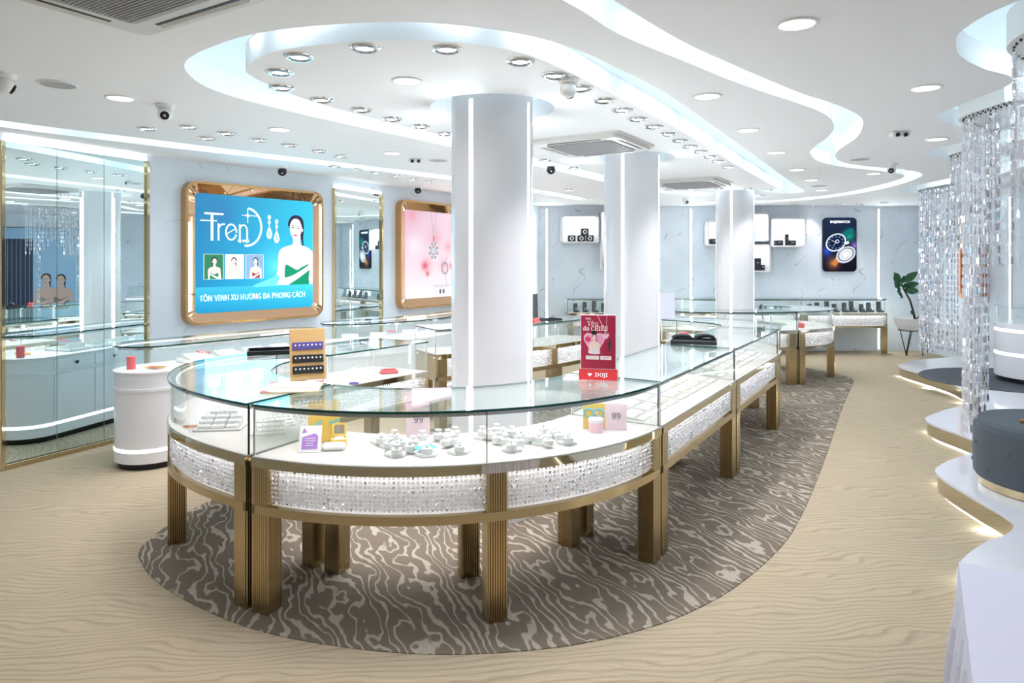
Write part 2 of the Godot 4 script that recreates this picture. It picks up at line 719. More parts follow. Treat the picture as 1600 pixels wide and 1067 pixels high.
# ---------------------------------------------------------------- room shell
const W0 := Vector2(-3.908, 5.238)
const W1 := Vector2(-3.39, 6.30)
const W2 := Vector2(-2.09, 7.96)
const W3 := Vector2(-1.699, 8.761)
const W4 := Vector2(0.5, 12.2)
const WR := Vector2(7.3, 12.2)
const NEAR_L := Vector2(-4.5, 4.3)
const ISLE := Vector2(-0.5, 4.48)      # centre of the island's rounded end
const AX := Vector2(0.5225, 0.8526)    # along the island, away from the camera
const RT := Vector2(0.8526, -0.5225)   # across it, to the right


func iso(n: float, d: float) -> Vector2:
	return ISLE + RT * n + AX * d


func wall_piece(called: String, a: Vector2, b: Vector2, m: Material, thick := 0.12, h := 2.8) -> void:
	# the room lies to the right of a -> b
	var t := (b - a).normalized()
	var nrm := Vector2(-t.y, t.x) * thick
	var g := Geo.new()
	g.rail(PackedVector2Array([a, b]), PackedVector2Array([a + nrm, b + nrm]), 0.0, h)
	struct(called, g, m)


# the four ceiling slots, as closed plan outlines
func ring_outer() -> PackedVector2Array:
	return smooth_path([Vector2(-1.70, 3.6), Vector2(-1.60, 3.35), Vector2(-1.38, 3.13), Vector2(-1.10, 2.94), Vector2(-0.72, 2.825), Vector2(-0.34, 2.81), Vector2(0.04, 2.95), Vector2(0.30, 3.17), Vector2(0.52, 3.45), Vector2(1.02, 4.19), Vector2(2.5, 6.78), Vector2(3.6, 8.71), Vector2(4.09, 9.57), Vector2(4.0, 9.85), Vector2(3.5, 9.9), Vector2(2.6, 9.95), Vector2(1.9, 9.6), Vector2(0.55, 7.5), Vector2(-0.52, 5.86), Vector2(-1.19, 4.87), Vector2(-1.56, 4.28), Vector2(-1.71, 3.9)], 6, true)


func ring_inner() -> PackedVector2Array:
	return smooth_path([Vector2(-1.38, 3.62), Vector2(-1.345, 3.46), Vector2(-1.18, 3.25), Vector2(-0.98, 3.13), Vector2(-0.72, 3.055), Vector2(-0.40, 3.03), Vector2(-0.15, 3.09), Vector2(0.04, 3.21), Vector2(0.2, 3.4), Vector2(0.48, 3.83), Vector2(1.24, 5.08), Vector2(2.3, 6.98), Vector2(3.3, 8.72), Vector2(3.75, 9.5), Vector2(3.5, 9.62), Vector2(2.6, 9.65), Vector2(2.05, 9.35), Vector2(0.83, 7.45), Vector2(-0.46, 5.46), Vector2(-1.09, 4.47), Vector2(-1.31, 3.95)], 6, true)


func wave_right() -> PackedVector2Array:
	return smooth_path([Vector2(-0.7, 0.6), Vector2(-0.35, 1.6), Vector2(0.381, 2.563), Vector2(0.78, 3.07), Vector2(1.18, 3.486), Vector2(1.673, 3.976), Vector2(2.055, 4.30), Vector2(2.36, 4.63), Vector2(2.56, 4.99), Vector2(2.74, 5.446), Vector2(2.86, 5.95), Vector2(3.02, 6.38), Vector2(3.33, 6.83), Vector2(3.77, 7.12), Vector2(4.19, 7.31), Vector2(4.53, 7.58), Vector2(4.76, 7.98), Vector2(4.97, 8.86), Vector2(4.99, 10.0), Vector2(4.72, 10.9), Vector2(4.1, 11.4), Vector2(3.0, 11.7)], 5)


func wave_left() -> PackedVector2Array:
	return smooth_path([Vector2(-0.93, 0.72), Vector2(-0.55, 1.7), Vector2(0.19, 2.563), Vector2(0.455, 2.94), Vector2(0.848, 3.35), Vector2(1.287, 3.80), Vector2(1.79, 4.25), Vector2(2.10, 4.57), Vector2(2.33, 4.94), Vector2(2.49, 5.38), Vector2(2.63, 6.0), Vector2(2.76, 6.3), Vector2(3.01, 6.7), Vector2(3.42, 7.08), Vector2(3.93, 7.37), Vector2(4.29, 7.6), Vector2(4.6, 8.04), Vector2(4.75, 9.0), Vector2(4.72, 10.0), Vector2(4.4, 10.75), Vector2(3.85, 11.15), Vector2(2.95, 11.42)], 5)


func lobes() -> Array:
	return [Vector2(2.6, -1.0), Vector2(2.5, 0.9), Vector2(2.15, 1.9), Vector2(1.91, 2.56), Vector2(1.91, 2.89), Vector2(2.017, 3.10), Vector2(2.17, 3.29), Vector2(2.42, 3.49), Vector2(2.64, 3.62), Vector2(2.765, 3.80), Vector2(2.80, 4.15), Vector2(2.84, 4.50), Vector2(2.92, 4.71), Vector2(3.15, 4.92), Vector2(3.45, 5.12), Vector2(3.66, 5.32), Vector2(3.71, 5.6), Vector2(3.70, 5.98), Vector2(3.77, 6.23), Vector2(4.0, 6.45), Vector2(4.3, 6.68), Vector2(4.65, 6.9), Vector2(4.85, 7.13), Vector2(5.02, 7.6), Vector2(5.17, 8.07), Vector2(5.22, 8.7), Vector2(5.24, 9.17), Vector2(5.36, 9.46), Vector2(5.82, 9.86), Vector2(6.5, 10.2), Vector2(7.0, 10.35)]


func wall_slot() -> PackedVector2Array:
	var lip := smooth_path([Vector2(-4.2, 2.6), Vector2(-3.95, 3.9), Vector2(-3.56, 4.75), Vector2(-2.95, 5.45), Vector2(-2.50, 5.95), Vector2(-1.66, 6.85), Vector2(-0.68, 7.9), Vector2(0.5, 9.6), Vector2(1.3, 10.9)], 5)
	var far := smooth_path([Vector2(-4.42, 2.65), Vector2(-4.16, 3.97), Vector2(-3.75, 4.95), Vector2(-3.12, 5.72), Vector2(-2.68, 6.18), Vector2(-1.84, 7.05), Vector2(-0.88, 8.08), Vector2(0.3, 9.75), Vector2(1.08, 11.0)], 5)
	far.reverse()
	lip.append_array(far)
	return lip


func csg_prism(poly: PackedVector2Array, y0: float, depth: float, op: int, parent: Node) -> void:
	var c := CSGPolygon3D.new()
	c.name = "slab" if op == CSGShape3D.OPERATION_UNION else "cut"
	var q := PackedVector2Array()
	for p in poly:
		q.append(Vector2(p.x, -p.y))
	if Geometry2D.is_polygon_clockwise(q):
		q.reverse()
	c.polygon = q
	c.mode = CSGPolygon3D.MODE_DEPTH
	c.depth = depth
	c.operation = op
	c.rotation_degrees = Vector3(90, 0, 0)
	c.position.y = y0
	parent.add_child(c, true)


const COLS := [Vector2(-0.1275, 4.39), Vector2(1.136, 6.48), Vector2(3.19, 9.78)]


func room() -> void:
	# floor
	var g := Geo.new()
	g.extrude(PackedVector2Array([Vector2(-5.0, -2.4), Vector2(7.6, -2.4), Vector2(7.6, 12.5), Vector2(-5.0, 12.5)]), -0.12, 0.0, plan_xf())
	g.plan_uv(Transform2D(0.08, Vector2.ZERO).scaled(Vector2(1 / 4.6, 1 / 1.9)))
	struct("floor", g, M.carpet_pale)
	# walls: left in facets, then back, right, near
	var left := [Vector2(-4.7, -2.3), NEAR_L, W0, W1, W2, W3, W4]
	for i in left.size() - 1:
		wall_piece("wall_left" if i == 0 else "wall_left_%03d" % i, left[i], left[i + 1], M.marble)
	wall_piece("wall_back", W4, WR, M.marble)
	wall_piece("wall_right", WR, Vector2(6.9, -2.3), M.marble)
	wall_piece("wall_front", Vector2(6.9, -2.3), Vector2(-4.7, -2.3), M.plaster)
	# ceiling slab with the coves cut through it, and the light panels above the cuts
	var slab := CSGCombiner3D.new()
	slab.name = "ceiling"
	slab.set_meta("kind", "structure")
	slab.material_override = M.plaster
	add_child(slab)
	csg_prism(PackedVector2Array([Vector2(-5.0, -2.4), Vector2(7.6, -2.4), Vector2(7.6, 12.5), Vector2(-5.0, 12.5)]), CEIL, 0.13, CSGShape3D.OPERATION_UNION, slab)
	csg_prism(ring_outer(), CEIL - 0.05, 0.25, CSGShape3D.OPERATION_SUBTRACTION, slab)
	csg_prism(ring_inner(), CEIL, 0.13, CSGShape3D.OPERATION_UNION, slab)
	var s_wave := wave_right()
	var wl := wave_left()
	wl.reverse()
	s_wave.append_array(wl)
	csg_prism(s_wave, CEIL - 0.05, 0.25, CSGShape3D.OPERATION_SUBTRACTION, slab)
	csg_prism(wall_slot(), CEIL - 0.05, 0.25, CSGShape3D.OPERATION_SUBTRACTION, slab)
	var lob := smooth_path(lobes(), 5)
	var lob_in := lobe_offset(0.42)
	var lob_rev := lob_in.duplicate()
	lob_rev.reverse()
	var lob_poly := lob.duplicate()
	lob_poly.append_array(lob_rev)
	csg_prism(lob_poly, CEIL - 0.05, 0.25, CSGShape3D.OPERATION_SUBTRACTION, slab)
	for c in COLS:
		var hole := PackedVector2Array()
		for p in disc(0.40, 40):
			hole.append(p + c)
		csg_prism(hole, CEIL - 0.05, 0.25, CSGShape3D.OPERATION_SUBTRACTION, slab)
	# light panels closing the coves from above
	g = Geo.new()
	var ro := resample(ring_outer(), 120, true)
	var ri := resample(ring_inner(), 120, true)
	# start both outlines at their leftmost point so that they run side by side
	g.rail(closed(aligned(shrink(ro, -0.06))), closed(aligned(shrink(ri, 0.06))), CEIL + 0.13, CEIL + 0.15, false)
	trim_lamp("trim_1", g)
	g = Geo.new()
	g.rail(wave_right(), wave_left(), CEIL + 0.13, CEIL + 0.15, false)
	trim_lamp("trim_2", g)
	g = Geo.new()
	var ws := wall_slot()
	var half := ws.size() / 2
	var wb := ws.slice(half)
	wb.reverse()
	g.rail(ws.slice(0, half), wb, CEIL + 0.13, CEIL + 0.15, false)
	trim_lamp("trim_3", g)
	g = Geo.new()
	g.rail(lob, lob_in, CEIL + 0.13, CEIL + 0.15, false)
	trim_lamp("trim_4", g)
	# roof over everything
	g = Geo.new()
	g.extrude(PackedVector2Array([Vector2(-5.0, -2.4), Vector2(7.6, -2.4), Vector2(7.6, 12.5), Vector2(-5.0, 12.5)]), CEIL + 0.16, CEIL + 0.26, plan_xf())
	struct("ceiling_001", g, M.plaster)
	# lamps along the coves
	cove_lamps(resample(mid_ring(), 16), COVE_E)
	cove_lamps(resample(mid_path(wave_right(), wave_left()), 12), COVE_E)
	cove_lamps(resample(mid_path(lob, lob_in), 14), COVE_E)
	cove_lamps(resample(mid_path(ws.slice(0, half), wb), 8), COVE_E)
	# dark carpet let into the pale one
	g = Geo.new()
	var rugp := smooth_path([Vector2(-2.08, 3.9), Vector2(-1.95, 3.6), Vector2(-1.62, 3.28), Vector2(-1.15, 2.98), Vector2(-0.7, 2.83), Vector2(-0.26, 2.775), Vector2(0.2, 2.83), Vector2(0.60, 2.98), Vector2(0.93, 3.2), Vector2(1.22, 3.48), Vector2(1.55, 3.88), Vector2(1.86, 4.36), Vector2(2.28, 5.08), Vector2(2.72, 5.86), Vector2(3.55, 7.35), Vector2(4.43, 8.88), Vector2(4.63, 9.3), Vector2(4.6, 9.65), Vector2(4.3, 10.3), Vector2(3.2, 10.9), Vector2(2.2, 10.3), Vector2(1.0, 8.6), Vector2(-0.6, 6.7), Vector2(-1.5, 5.6), Vector2(-2.0, 4.6)], 6, true)
	g.extrude(rugp, -0.002, 0.004, plan_xf(), true)
	var rt := Transform2D(deg_to_rad(-66), Vector2.ZERO)
	g.plan_uv(rt.scaled(Vector2(1 / 3.4, 1 / 1.6)))
	single("carpet", g, M.carpet_dark, "taupe carpet inlay with pale wavy veins under the glass island", "carpet")


func mid_ring() -> PackedVector2Array:
	return mid_path(closed(aligned(resample(ring_outer(), 80, true))), closed(aligned(resample(ring_inner(), 80, true))))


func mid_path(a: PackedVector2Array, b: PackedVector2Array) -> PackedVector2Array:
	var out := PackedVector2Array()
	for i in mini(a.size(), b.size()):
		out.append((a[i] + b[i]) / 2)
	return out


func closed(a: PackedVector2Array) -> PackedVector2Array:
	var q := a.duplicate()
	q.append(a[0])
	return q


func aligned(a: PackedVector2Array) -> PackedVector2Array:
	var best := 0
	for i in a.size():
		if a[i].dot(AX) < a[best].dot(AX):
			best = i
	var out := a.slice(best)
	out.append_array(a.slice(0, best))
	return out


func lobe_offset(o: float) -> PackedVector2Array:
	# towards the right wall, softened so that the lobes stay smooth
	var lob := smooth_path(lobes(), 5)
	var out := PackedVector2Array()
	for i in lob.size():
		var t := (lob[mini(i + 4, lob.size() - 1)] - lob[maxi(i - 4, 0)]).normalized()
		out.append(lob[i] + (Vector2(t.y, -t.x) * 0.6 + RT * 0.4).normalized() * o)
	return out


func trim_lamp(called: String, g: Geo) -> void:
	var o := part(called, g, M.cove_glow, self, false)
	o.set_meta("kind", "structure")
	o.set_meta("label", "luminous panel of a curved ceiling cove")


func cove_lamps(path: PackedVector2Array, e: float) -> void:
	for i in path.size() - 1:
		var d := path[i + 1] - path[i]
		area(p3((path[i] + path[i + 1]) / 2, CEIL + 0.12), Vector3.DOWN, Vector3(d.x, 0, -d.y), Vector2(d.length() * 0.8, 0.1), Color(0.86, 0.95, 1.0), e)


func columns() -> void:
	var where := ["nearest white round column with light strips, inside the front glass island", "middle white round column with light strips, behind the red promotion stand", "farthest white round column with light strips, near the back wall"]
	for i in 3:
		var c: Vector2 = COLS[i]
		var t := thing("column", where[i], "column", p3(c))
		var g := Geo.new()
		var prof := PackedVector2Array([Vector2(0.27, 0.005), Vector2(0.27, 0.08), Vector2(0.261, 0.085), Vector2(0.261, CEIL + 0.15)])
		g.lathe(prof, 64, Transform3D.IDENTITY)
		part("shaft", g, M.gloss_white, t, false)
		for k in 4:
			var a := deg_to_rad(-28.0 + 90.0 * k)
			# angle from the camera side towards the right
			var dir := Vector3(sin(a), 0, cos(a))
			var side := Vector3(cos(a), 0, -sin(a))
			g = Geo.new()
			g.box(dir * 0.259 + Vector3(0, 1.34, 0), Vector3(0.026, 2.5, 0.012), 0.003, Basis(side, Vector3.UP, dir))
			part("led_strip", g, M.led_white, t, false)
			area(p3(c, 1.5) + dir * 0.29, dir, Vector3.UP, Vector2(2.0, 0.025), Color(0.93, 0.97, 1.0), COLUMN_E)
		g = Geo.new()
		g.frame(disc(0.40, 40), disc(0.26, 40), CEIL + 0.125, CEIL + 0.135, plan_xf())
		part("collar_light", g, M.cove_glow, t, false)


# ---------------------------------------------------------------- ceiling
func spot_light(u: float, v: float, label: String, group: String) -> void:
	var p := on(u, v, CEIL)
	var at := p3(p, CEIL)
	if not shared.has("spot"):
		var t := thing("spotlight", label, "ceiling light", at, 0, group)
		var g := Geo.new()
		g.lathe(PackedVector2Array([Vector2(0.043, -0.001), Vector2(0.047, -0.002), Vector2(0.051, -0.014), Vector2(0.056, -0.014), Vector2(0.058, -0.004), Vector2(0.068, -0.007), Vector2(0.072, -0.003), Vector2(0.072, 0.0)]), 28, Transform3D.IDENTITY)
		part("trim_ring", g, M.chrome, t, false)
		g = Geo.new()
		g.lathe(PackedVector2Array([Vector2(0.0, -0.010), Vector2(0.028, -0.009), Vector2(0.04, -0.005), Vector2(0.043, 0.0)]), 24, Transform3D.IDENTITY)
		part("lens", g, M.lens_glow, t, false)
		t.set_meta("kind_name", "spotlight")
		shared.spot = t
	else:
		dup(shared.spot, at, 0, label, group)
	spot(at + Vector3(0, -0.03, 0), Color(1.0, 0.965, 0.985), SPOT_E, 44, 0.045, 0.7)


func panel_light(u: float, v: float, label: String, group: String, plan = null) -> void:
	var p: Vector2 = plan if plan != null else on(u, v, CEIL)
	var at := p3(p, CEIL)
	if not shared.has("panel"):
		var t := thing("downlight", label, "ceiling light", at, 0, group)
		var g := Geo.new()
		g.lathe(PackedVector2Array([Vector2(0.068, -0.004), Vector2(0.074, -0.008), Vector2(0.084, -0.006), Vector2(0.086, 0.0)]), 32, Transform3D.IDENTITY)
		part("trim_ring", g, M.satin_white, t, false)
		g = Geo.new()
		g.lathe(PackedVector2Array([Vector2(0.0, -0.006), Vector2(0.07, -0.005)]), 32, Transform3D.IDENTITY)
		part("diffuser", g, M.lens_glow, t, false)
		t.set_meta("kind_name", "downlight")
		shared.panel = t
	else:
		dup(shared.panel, at, 0, label, group)
	spot(at + Vector3(0, -0.03, 0), Color(0.98, 0.965, 1.0), PANEL_E, 80, 0.07, 1.0)


const ORD := ["first", "second", "third", "fourth", "fifth", "sixth", "seventh", "eighth", "ninth", "tenth", "eleventh", "twelfth", "thirteenth", "fourteenth", "fifteenth", "sixteenth", "seventeenth", "eighteenth"]


func ceiling_fittings() -> void:
	var front := [Vector2(437, 112), Vector2(468, 88), Vector2(570, 74), Vector2(698, 76), Vector2(813, 95), Vector2(867, 117), Vector2(907, 137)]
	for i in front.size():
		spot_light(front[i].x, front[i].y, "chrome-rimmed spotlight on the rounded end of the oval ceiling island, %s from the left" % ORD[i], "spotlights round the oval ceiling island")
	var right := [Vector2(943, 156), Vector2(972, 171), Vector2(996, 185), Vector2(1021, 197), Vector2(1044, 208.6), Vector2(1062, 219), Vector2(1077, 228), Vector2(1093, 236), Vector2(1109, 244), Vector2(1121, 251), Vector2(1136, 260)]
	for i in right.size():
		spot_light(right[i].x, right[i].y, "chrome-rimmed spotlight on the right edge of the oval ceiling island, %s counting away" % ORD[i], "spotlights round the oval ceiling island")
	var leftr := [Vector2(440, 136), Vector2(503, 155), Vector2(564, 170.5), Vector2(612, 185), Vector2(657, 196.5), Vector2(694, 208)]
	for i in leftr.size():
		spot_light(leftr[i].x, leftr[i].y, "chrome-rimmed spotlight on the left edge of the oval ceiling island, %s counting away" % ORD[i], "spotlights round the oval ceiling island")
	var wall := [Vector2(229, 200), Vector2(294, 197.5), Vector2(323, 215), Vector2(353, 207.6), Vector2(405, 218), Vector2(452, 226), Vector2(498, 235), Vector2(533, 243), Vector2(523, 259), Vector2(559, 264), Vector2(589, 269), Vector2(620, 274), Vector2(645, 279.5), Vector2(670, 283)]
	for i in wall.size():
		spot_light(wall[i].x, wall[i].y, "small spotlight in the ceiling along the left wall, %s from the left" % ORD[i], "spotlights along the left wall")
	var behind := [Vector2(851, 250), Vector2(896, 262), Vector2(847, 301), Vector2(889, 296), Vector2(915, 311)]
	for i in behind.size():
		spot_light(behind[i].x, behind[i].y, "small spotlight seen between the near and middle columns, %s from the left" % ORD[i], "far spotlights between the columns")
	var far := [Vector2(1045, 297), Vector2(1077, 295), Vector2(1123, 294), Vector2(1168, 294), Vector2(1188, 305), Vector2(1200, 296), Vector2(1242, 318), Vector2(1271, 321), Vector2(1310, 320), Vector2(1343, 319), Vector2(1382, 316)]
	for i in far.size():
		spot_light(far[i].x, far[i].y, "small spotlight far back near the back wall, %s from the left" % ORD[i], "far spotlights near the back wall")
	var mid := [Vector2(1105, 150), Vector2(1169, 203), Vector2(1213, 238), Vector2(1245, 265), Vector2(1268, 281), Vector2(1285, 297)]
	for i in mid.size():
		panel_light(mid[i].x, mid[i].y, "flat white downlight in the row between oval cove and wavy cove, %s counting away" % ORD[i], "downlights between the two coves")
	var rr := [Vector2(1245, 37), Vector2(1446, 137), Vector2(1464, 217), Vector2(1365, 271)]
	var rl := ["largest flat white downlight at the top right, right of the wavy cove", "flat white downlight left of the nearest crystal chandelier", "flat white downlight left of the third crystal chandelier", "flat white downlight inside the far bend of the wavy cove"]
	for i in rr.size():
		panel_light(rr[i].x, rr[i].y, rl[i], "downlights on the right of the ceiling")
	panel_light(188, 153, "flat white downlight on the left between round speaker grille and dome camera", "downlights on the left of the ceiling")
	panel_light(437, 202, "flat white downlight above the blue portrait lightbox", "downlights on the left of the ceiling")
	panel_light(613, 239, "flat white downlight left of the near column, by the twin sensor", "downlights on the left of the ceiling")
	panel_light(636, 126, "flat white downlight inside the oval ceiling island before the near column", "downlights on the left of the ceiling")
	panel_light(0, 0, "flat white downlight just right of the near cassette, above the frame", "downlights behind the viewer", Vector2(0.0, 1.6))
	var nb := 0
	for p in [Vector2(-3.2, 1.2), Vector2(-3.2, -0.9), Vector2(-1.3, -0.9), Vector2(0.7, -0.9), Vector2(1.2, 0.9), Vector2(2.9, -0.9), Vector2(-3.0, 3.1), Vector2(4.6, 1.6), Vector2(4.6, -0.6), Vector2(5.3, 4.2), Vector2(5.9, 6.6)]:
		nb += 1
		panel_light(0, 0, "flat white downlight outside the picture, %s of those around the viewer" % ORD[nb - 1], "downlights behind the viewer", p)


# ---------------------------------------------------------------- glass counters
func leg_mesh(h: float) -> ArrayMesh:
	var key := "leg%.3f" % h
	if not shared.has(key):
		# fluted square post: eight ridges to a side
		var poly := PackedVector2Array()
		var w := 0.09
		var nr := 8
		for s in 4:
			var a := PI / 2 * s
			for k in nr:
				for e in [[0.0, 0.0], [0.3, 0.0055], [0.7, 0.0055]]:
					var x: float = -w / 2 + w * (k + e[0] + 0.15) / nr
					poly.append(Vector2(x, -w / 2 - e[1] + 0.002).rotated(a))
		var g := Geo.new()
		g.extrude(poly, 0.0, h, Transform3D(Basis(Vector3(1, 0, 0), Vector3(0, 0, -1), Vector3(0, 1, 0)), Vector3.ZERO))
		shared[key] = g.mesh()
	return shared[key]


func bead_mesh() -> ArrayMesh:
	if not shared.has("bead"):
		var g := Geo.new()
		g.lathe(PackedVector2Array([Vector2(0.0, -0.0095), Vector2(0.0055, -0.0065), Vector2(0.0092, 0.0), Vector2(0.0055, 0.0065), Vector2(0.0, 0.0095)]), 6, Transform3D.IDENTITY, false)
		shared.bead = g.mesh()
	return shared.bead


# outer and inner are the two long plan edges, same count; outer faces the customers
# legs: shares of the length along the outer edge; inner_legs along the inner one
func glass_counter(called: String, label: String, outer: PackedVector2Array, inner: PackedVector2Array, legs: Array, inner_legs: Array, joints: Array, group := "", bead_rows := 8, inner_beads := true) -> Node3D:
	var mid := (outer[outer.size() / 2] + inner[inner.size() / 2]) / 2
	var t := thing(called, label, "display counter", p3(mid), 0, group)
	var m := outer.size()
	# glass top with its green edge
	var g := Geo.new()
	g.rail(outer, inner, TOP - 0.01, TOP, false, 12)
	var top := part("glass_top", g, M.glass, t)
	g = Geo.new()
	g.rail(inset(outer, inner, -0.001), inset(outer, inner, 0.002), TOP - 0.0105, TOP, true)
	g.rail(inset(inner, outer, -0.001), inset(inner, outer, 0.002), TOP - 0.0105, TOP, true)
	for e in [[0, 1], [m - 1, m - 2]]:
		var a := outer[e[0]]
		var b := inner[e[0]]
		var s: Vector2 = (outer[e[0]] - outer[e[1]]).normalized() * 0.002
		g.rail(PackedVector2Array([a, b]), PackedVector2Array([a - s, b - s]), TOP - 0.0105, TOP, false)
	var off := Vector3.ZERO - t.position
	var edge := MeshInstance3D.new()
	edge.name = "glass_edge"
	edge.mesh = g.mesh(off)
	edge.material_override = M.glass_edge
	top.add_child(edge, true)
	# upright panes
	g = Geo.new()
	g.sheet(inset(outer, inner, 0.012), 0.712, TOP - 0.011, inner)
	part("front_pane", g, M.glass, t)
	g = Geo.new()
	g.sheet(inset(inner, outer, 0.012), 0.712, TOP - 0.011, outer)
	part("back_pane", g, M.glass, t)
	for e in [0, m - 1]:
		g = Geo.new()
		var a := outer[e].lerp(inner[e], 0.03)
		var b := inner[e].lerp(outer[e], 0.03)
		g.sheet(PackedVector2Array([a, b]), 0.712, TOP - 0.011, PackedVector2Array([a, b] if false else [a + (outer[1] - outer[0]) * (1 if e == 0 else -1), b + (outer[1] - outer[0]) * (1 if e == 0 else -1)]))
		part("end_pane", g, M.glass, t)
		for q in [a, b]:
			g = Geo.new()
			g.box(p3(q, 0.826), Vector3(0.008, 0.227, 0.008), 0.001)
			part("corner_post", g, M.seam_dark if e == m - 1 and q == a else M.chrome, t)
	for j in joints:
		var at := outer[int(j * (m - 1))].lerp(inner[int(j * (m - 1))], 0.02)
		g = Geo.new()
		g.box(p3(at, 0.826), Vector3(0.005, 0.227, 0.005), 0.0)
		part("pane_joint", g, M.gold, t)
	# lamp rail under the top
	g = Geo.new()
	g.rail(inset(outer, inner, 0.02), inset(outer, inner, 0.042), TOP - 0.03, TOP - 0.012)
	part("lamp_rail", g, M.steel, t)
	g = Geo.new()
	g.rail(inset(outer, inner, 0.043), inset(outer, inner, 0.05), TOP - 0.026, TOP - 0.016)
	part("led_strip", g, M.led_soft, t)
	# deck
	g = Geo.new()
	g.rail(inset(outer, inner, 0.004), inset(inner, outer, 0.004), 0.694, 0.712)
	part("deck", g, M.deck_white, t)
	# mirror bands
	g = Geo.new()
	g.rail(inset(outer, inner, -0.004), inset(outer, inner, 0.02), 0.668, 0.708)
	part("mirror_band", g, M.bronze_mirror, t)
	g = Geo.new()
	g.rail(inset(inner, outer, -0.004), inset(inner, outer, 0.02), 0.668, 0.708)
	part("mirror_band", g, M.bronze_mirror, t)
	# apron with crystal beads
	g = Geo.new()
	g.rail(inset(outer, inner, 0.07), inset(outer, inner, 0.078), 0.47, 0.69)
	part("apron", g, M.bead_back, t)
	g = Geo.new()
	g.rail(inset(inner, outer, 0.07), inset(inner, outer, 0.078), 0.47, 0.69)
	part("apron", g, M.bead_back, t)
	g = Geo.new()
	g.rail(inset(outer, inner, 0.0), inset(outer, inner, 0.03), 0.455, 0.495)
	part("lower_rail", g, M.gold, t)
	g = Geo.new()
	g.rail(inset(inner, outer, 0.0), inset(inner, outer, 0.03), 0.455, 0.495)
	part("lower_rail", g, M.gold, t)
	for e in [[0, 1], [m - 1, m - 2]]:
		var tang: Vector2 = (outer[e[1]] - outer[e[0]]).normalized() * 0.02
		g = Geo.new()
		g.rail(PackedVector2Array([outer[e[0]], inner[e[0]]]), PackedVector2Array([outer[e[0]] + tang, inner[e[0]] + tang]), 0.455, 0.705)
		part("end_panel", g, M.gold, t)
	g = Geo.new()
	g.rail(inset(outer, inner, 0.035), inset(outer, inner, 0.06), 0.672, 0.68)
	if inner_beads:
		g.rail(inset(inner, outer, 0.035), inset(inner, outer, 0.06), 0.672, 0.68)
	part("apron_light", g, M.apron_glow, t)
	g = Geo.new()
	g.rail(inset(outer, inner, 0.03), inset(outer, inner, 0.07), 0.488, 0.495)
	part("apron_floor", g, M.bead_back, t)
	g = Geo.new()
	g.rail(inset(inner, outer, 0.03), inset(inner, outer, 0.07), 0.488, 0.495)
	part("apron_floor", g, M.bead_back, t)
	var xfs := []
	var sparkling := []
	for side in [0, 1]:
		if side == 1 and not inner_beads:
			continue
		var path := inset(outer, inner, 0.018) if side == 0 else inset(inner, outer, 0.018)
		var cnt := int(plen(path) / 0.0205)
		var q := resample(path, cnt)
		for i in range(1, cnt - 1):
			for k in bead_rows:
				var y := 0.507 + (k + 0.5) * 0.161 / bead_rows
				var b := Basis(Vector3.UP, rng.randf() * 6.0) * Basis(Vector3(1, 0, 0), rng.randf_range(-0.2, 0.2))
				(sparkling if rng.randf() < 0.22 else xfs).append(Transform3D(b.scaled(Vector3.ONE * rng.randf_range(0.86, 1.08)), p3(q[i], y) - t.position))
	stuff("crystal_beads", bead_mesh(), xfs, M.bead, t)
	stuff("sparkling_beads", bead_mesh(), sparkling, M.crystal_bright, t)
	# legs
	for side in [0, 1]:
		var path := resample(inset(outer, inner, 0.05) if side == 0 else inset(inner, outer, 0.05), 101)
		for s in (legs if side == 0 else inner_legs):
			var i := int(round(s * 100))
			var tg := (path[mini(i + 2, 100)] - path[maxi(i - 2, 0)]).normalized()
			var l := part("leg", leg_mesh(0.667 if side == 0 else 0.47), M.gold, t)
			l.position = p3(path[i], 0.004) - t.position
			l.rotation.y = atan2(tg.y, tg.x)
	# light inside
	var lp := resample(inset(outer, inner, 0.09), maxi(2, int(plen(outer) / 0.55)) + 1)
	for i in lp.size() - 1:
		var a := (lp[i] + lp[i + 1]) / 2
		var d := (lp[i + 1] - lp[i])
		var w := Vector2(d.y, -d.x).normalized()
		if w.dot((inner[m / 2] - outer[m / 2])) < 0:
			w = -w
		area(p3(a, TOP - 0.02), Vector3(w.x * 0.55, -1, -w.y * 0.55), Vector3(d.x, 0, -d.y), Vector2(d.length() * 0.9, 0.02), Color(1.0, 0.99, 0.96), CASE_E)
	return t


func arc_path(r: float, a0: float, a1: float, count: int) -> PackedVector2Array:
	var out := PackedVector2Array()
	for i in count:
		var a := deg_to_rad(lerpf(a0, a1, float(i) / (count - 1)))
		out.append(iso(cos(a) * r, -sin(a) * r))
	return out


func iso_path(pts: Array, count: int) -> PackedVector2Array:
	var q := []
	for p in pts:
		q.append(iso(p[0], p[1]))
	return resample(smooth_path(q, 6), count)


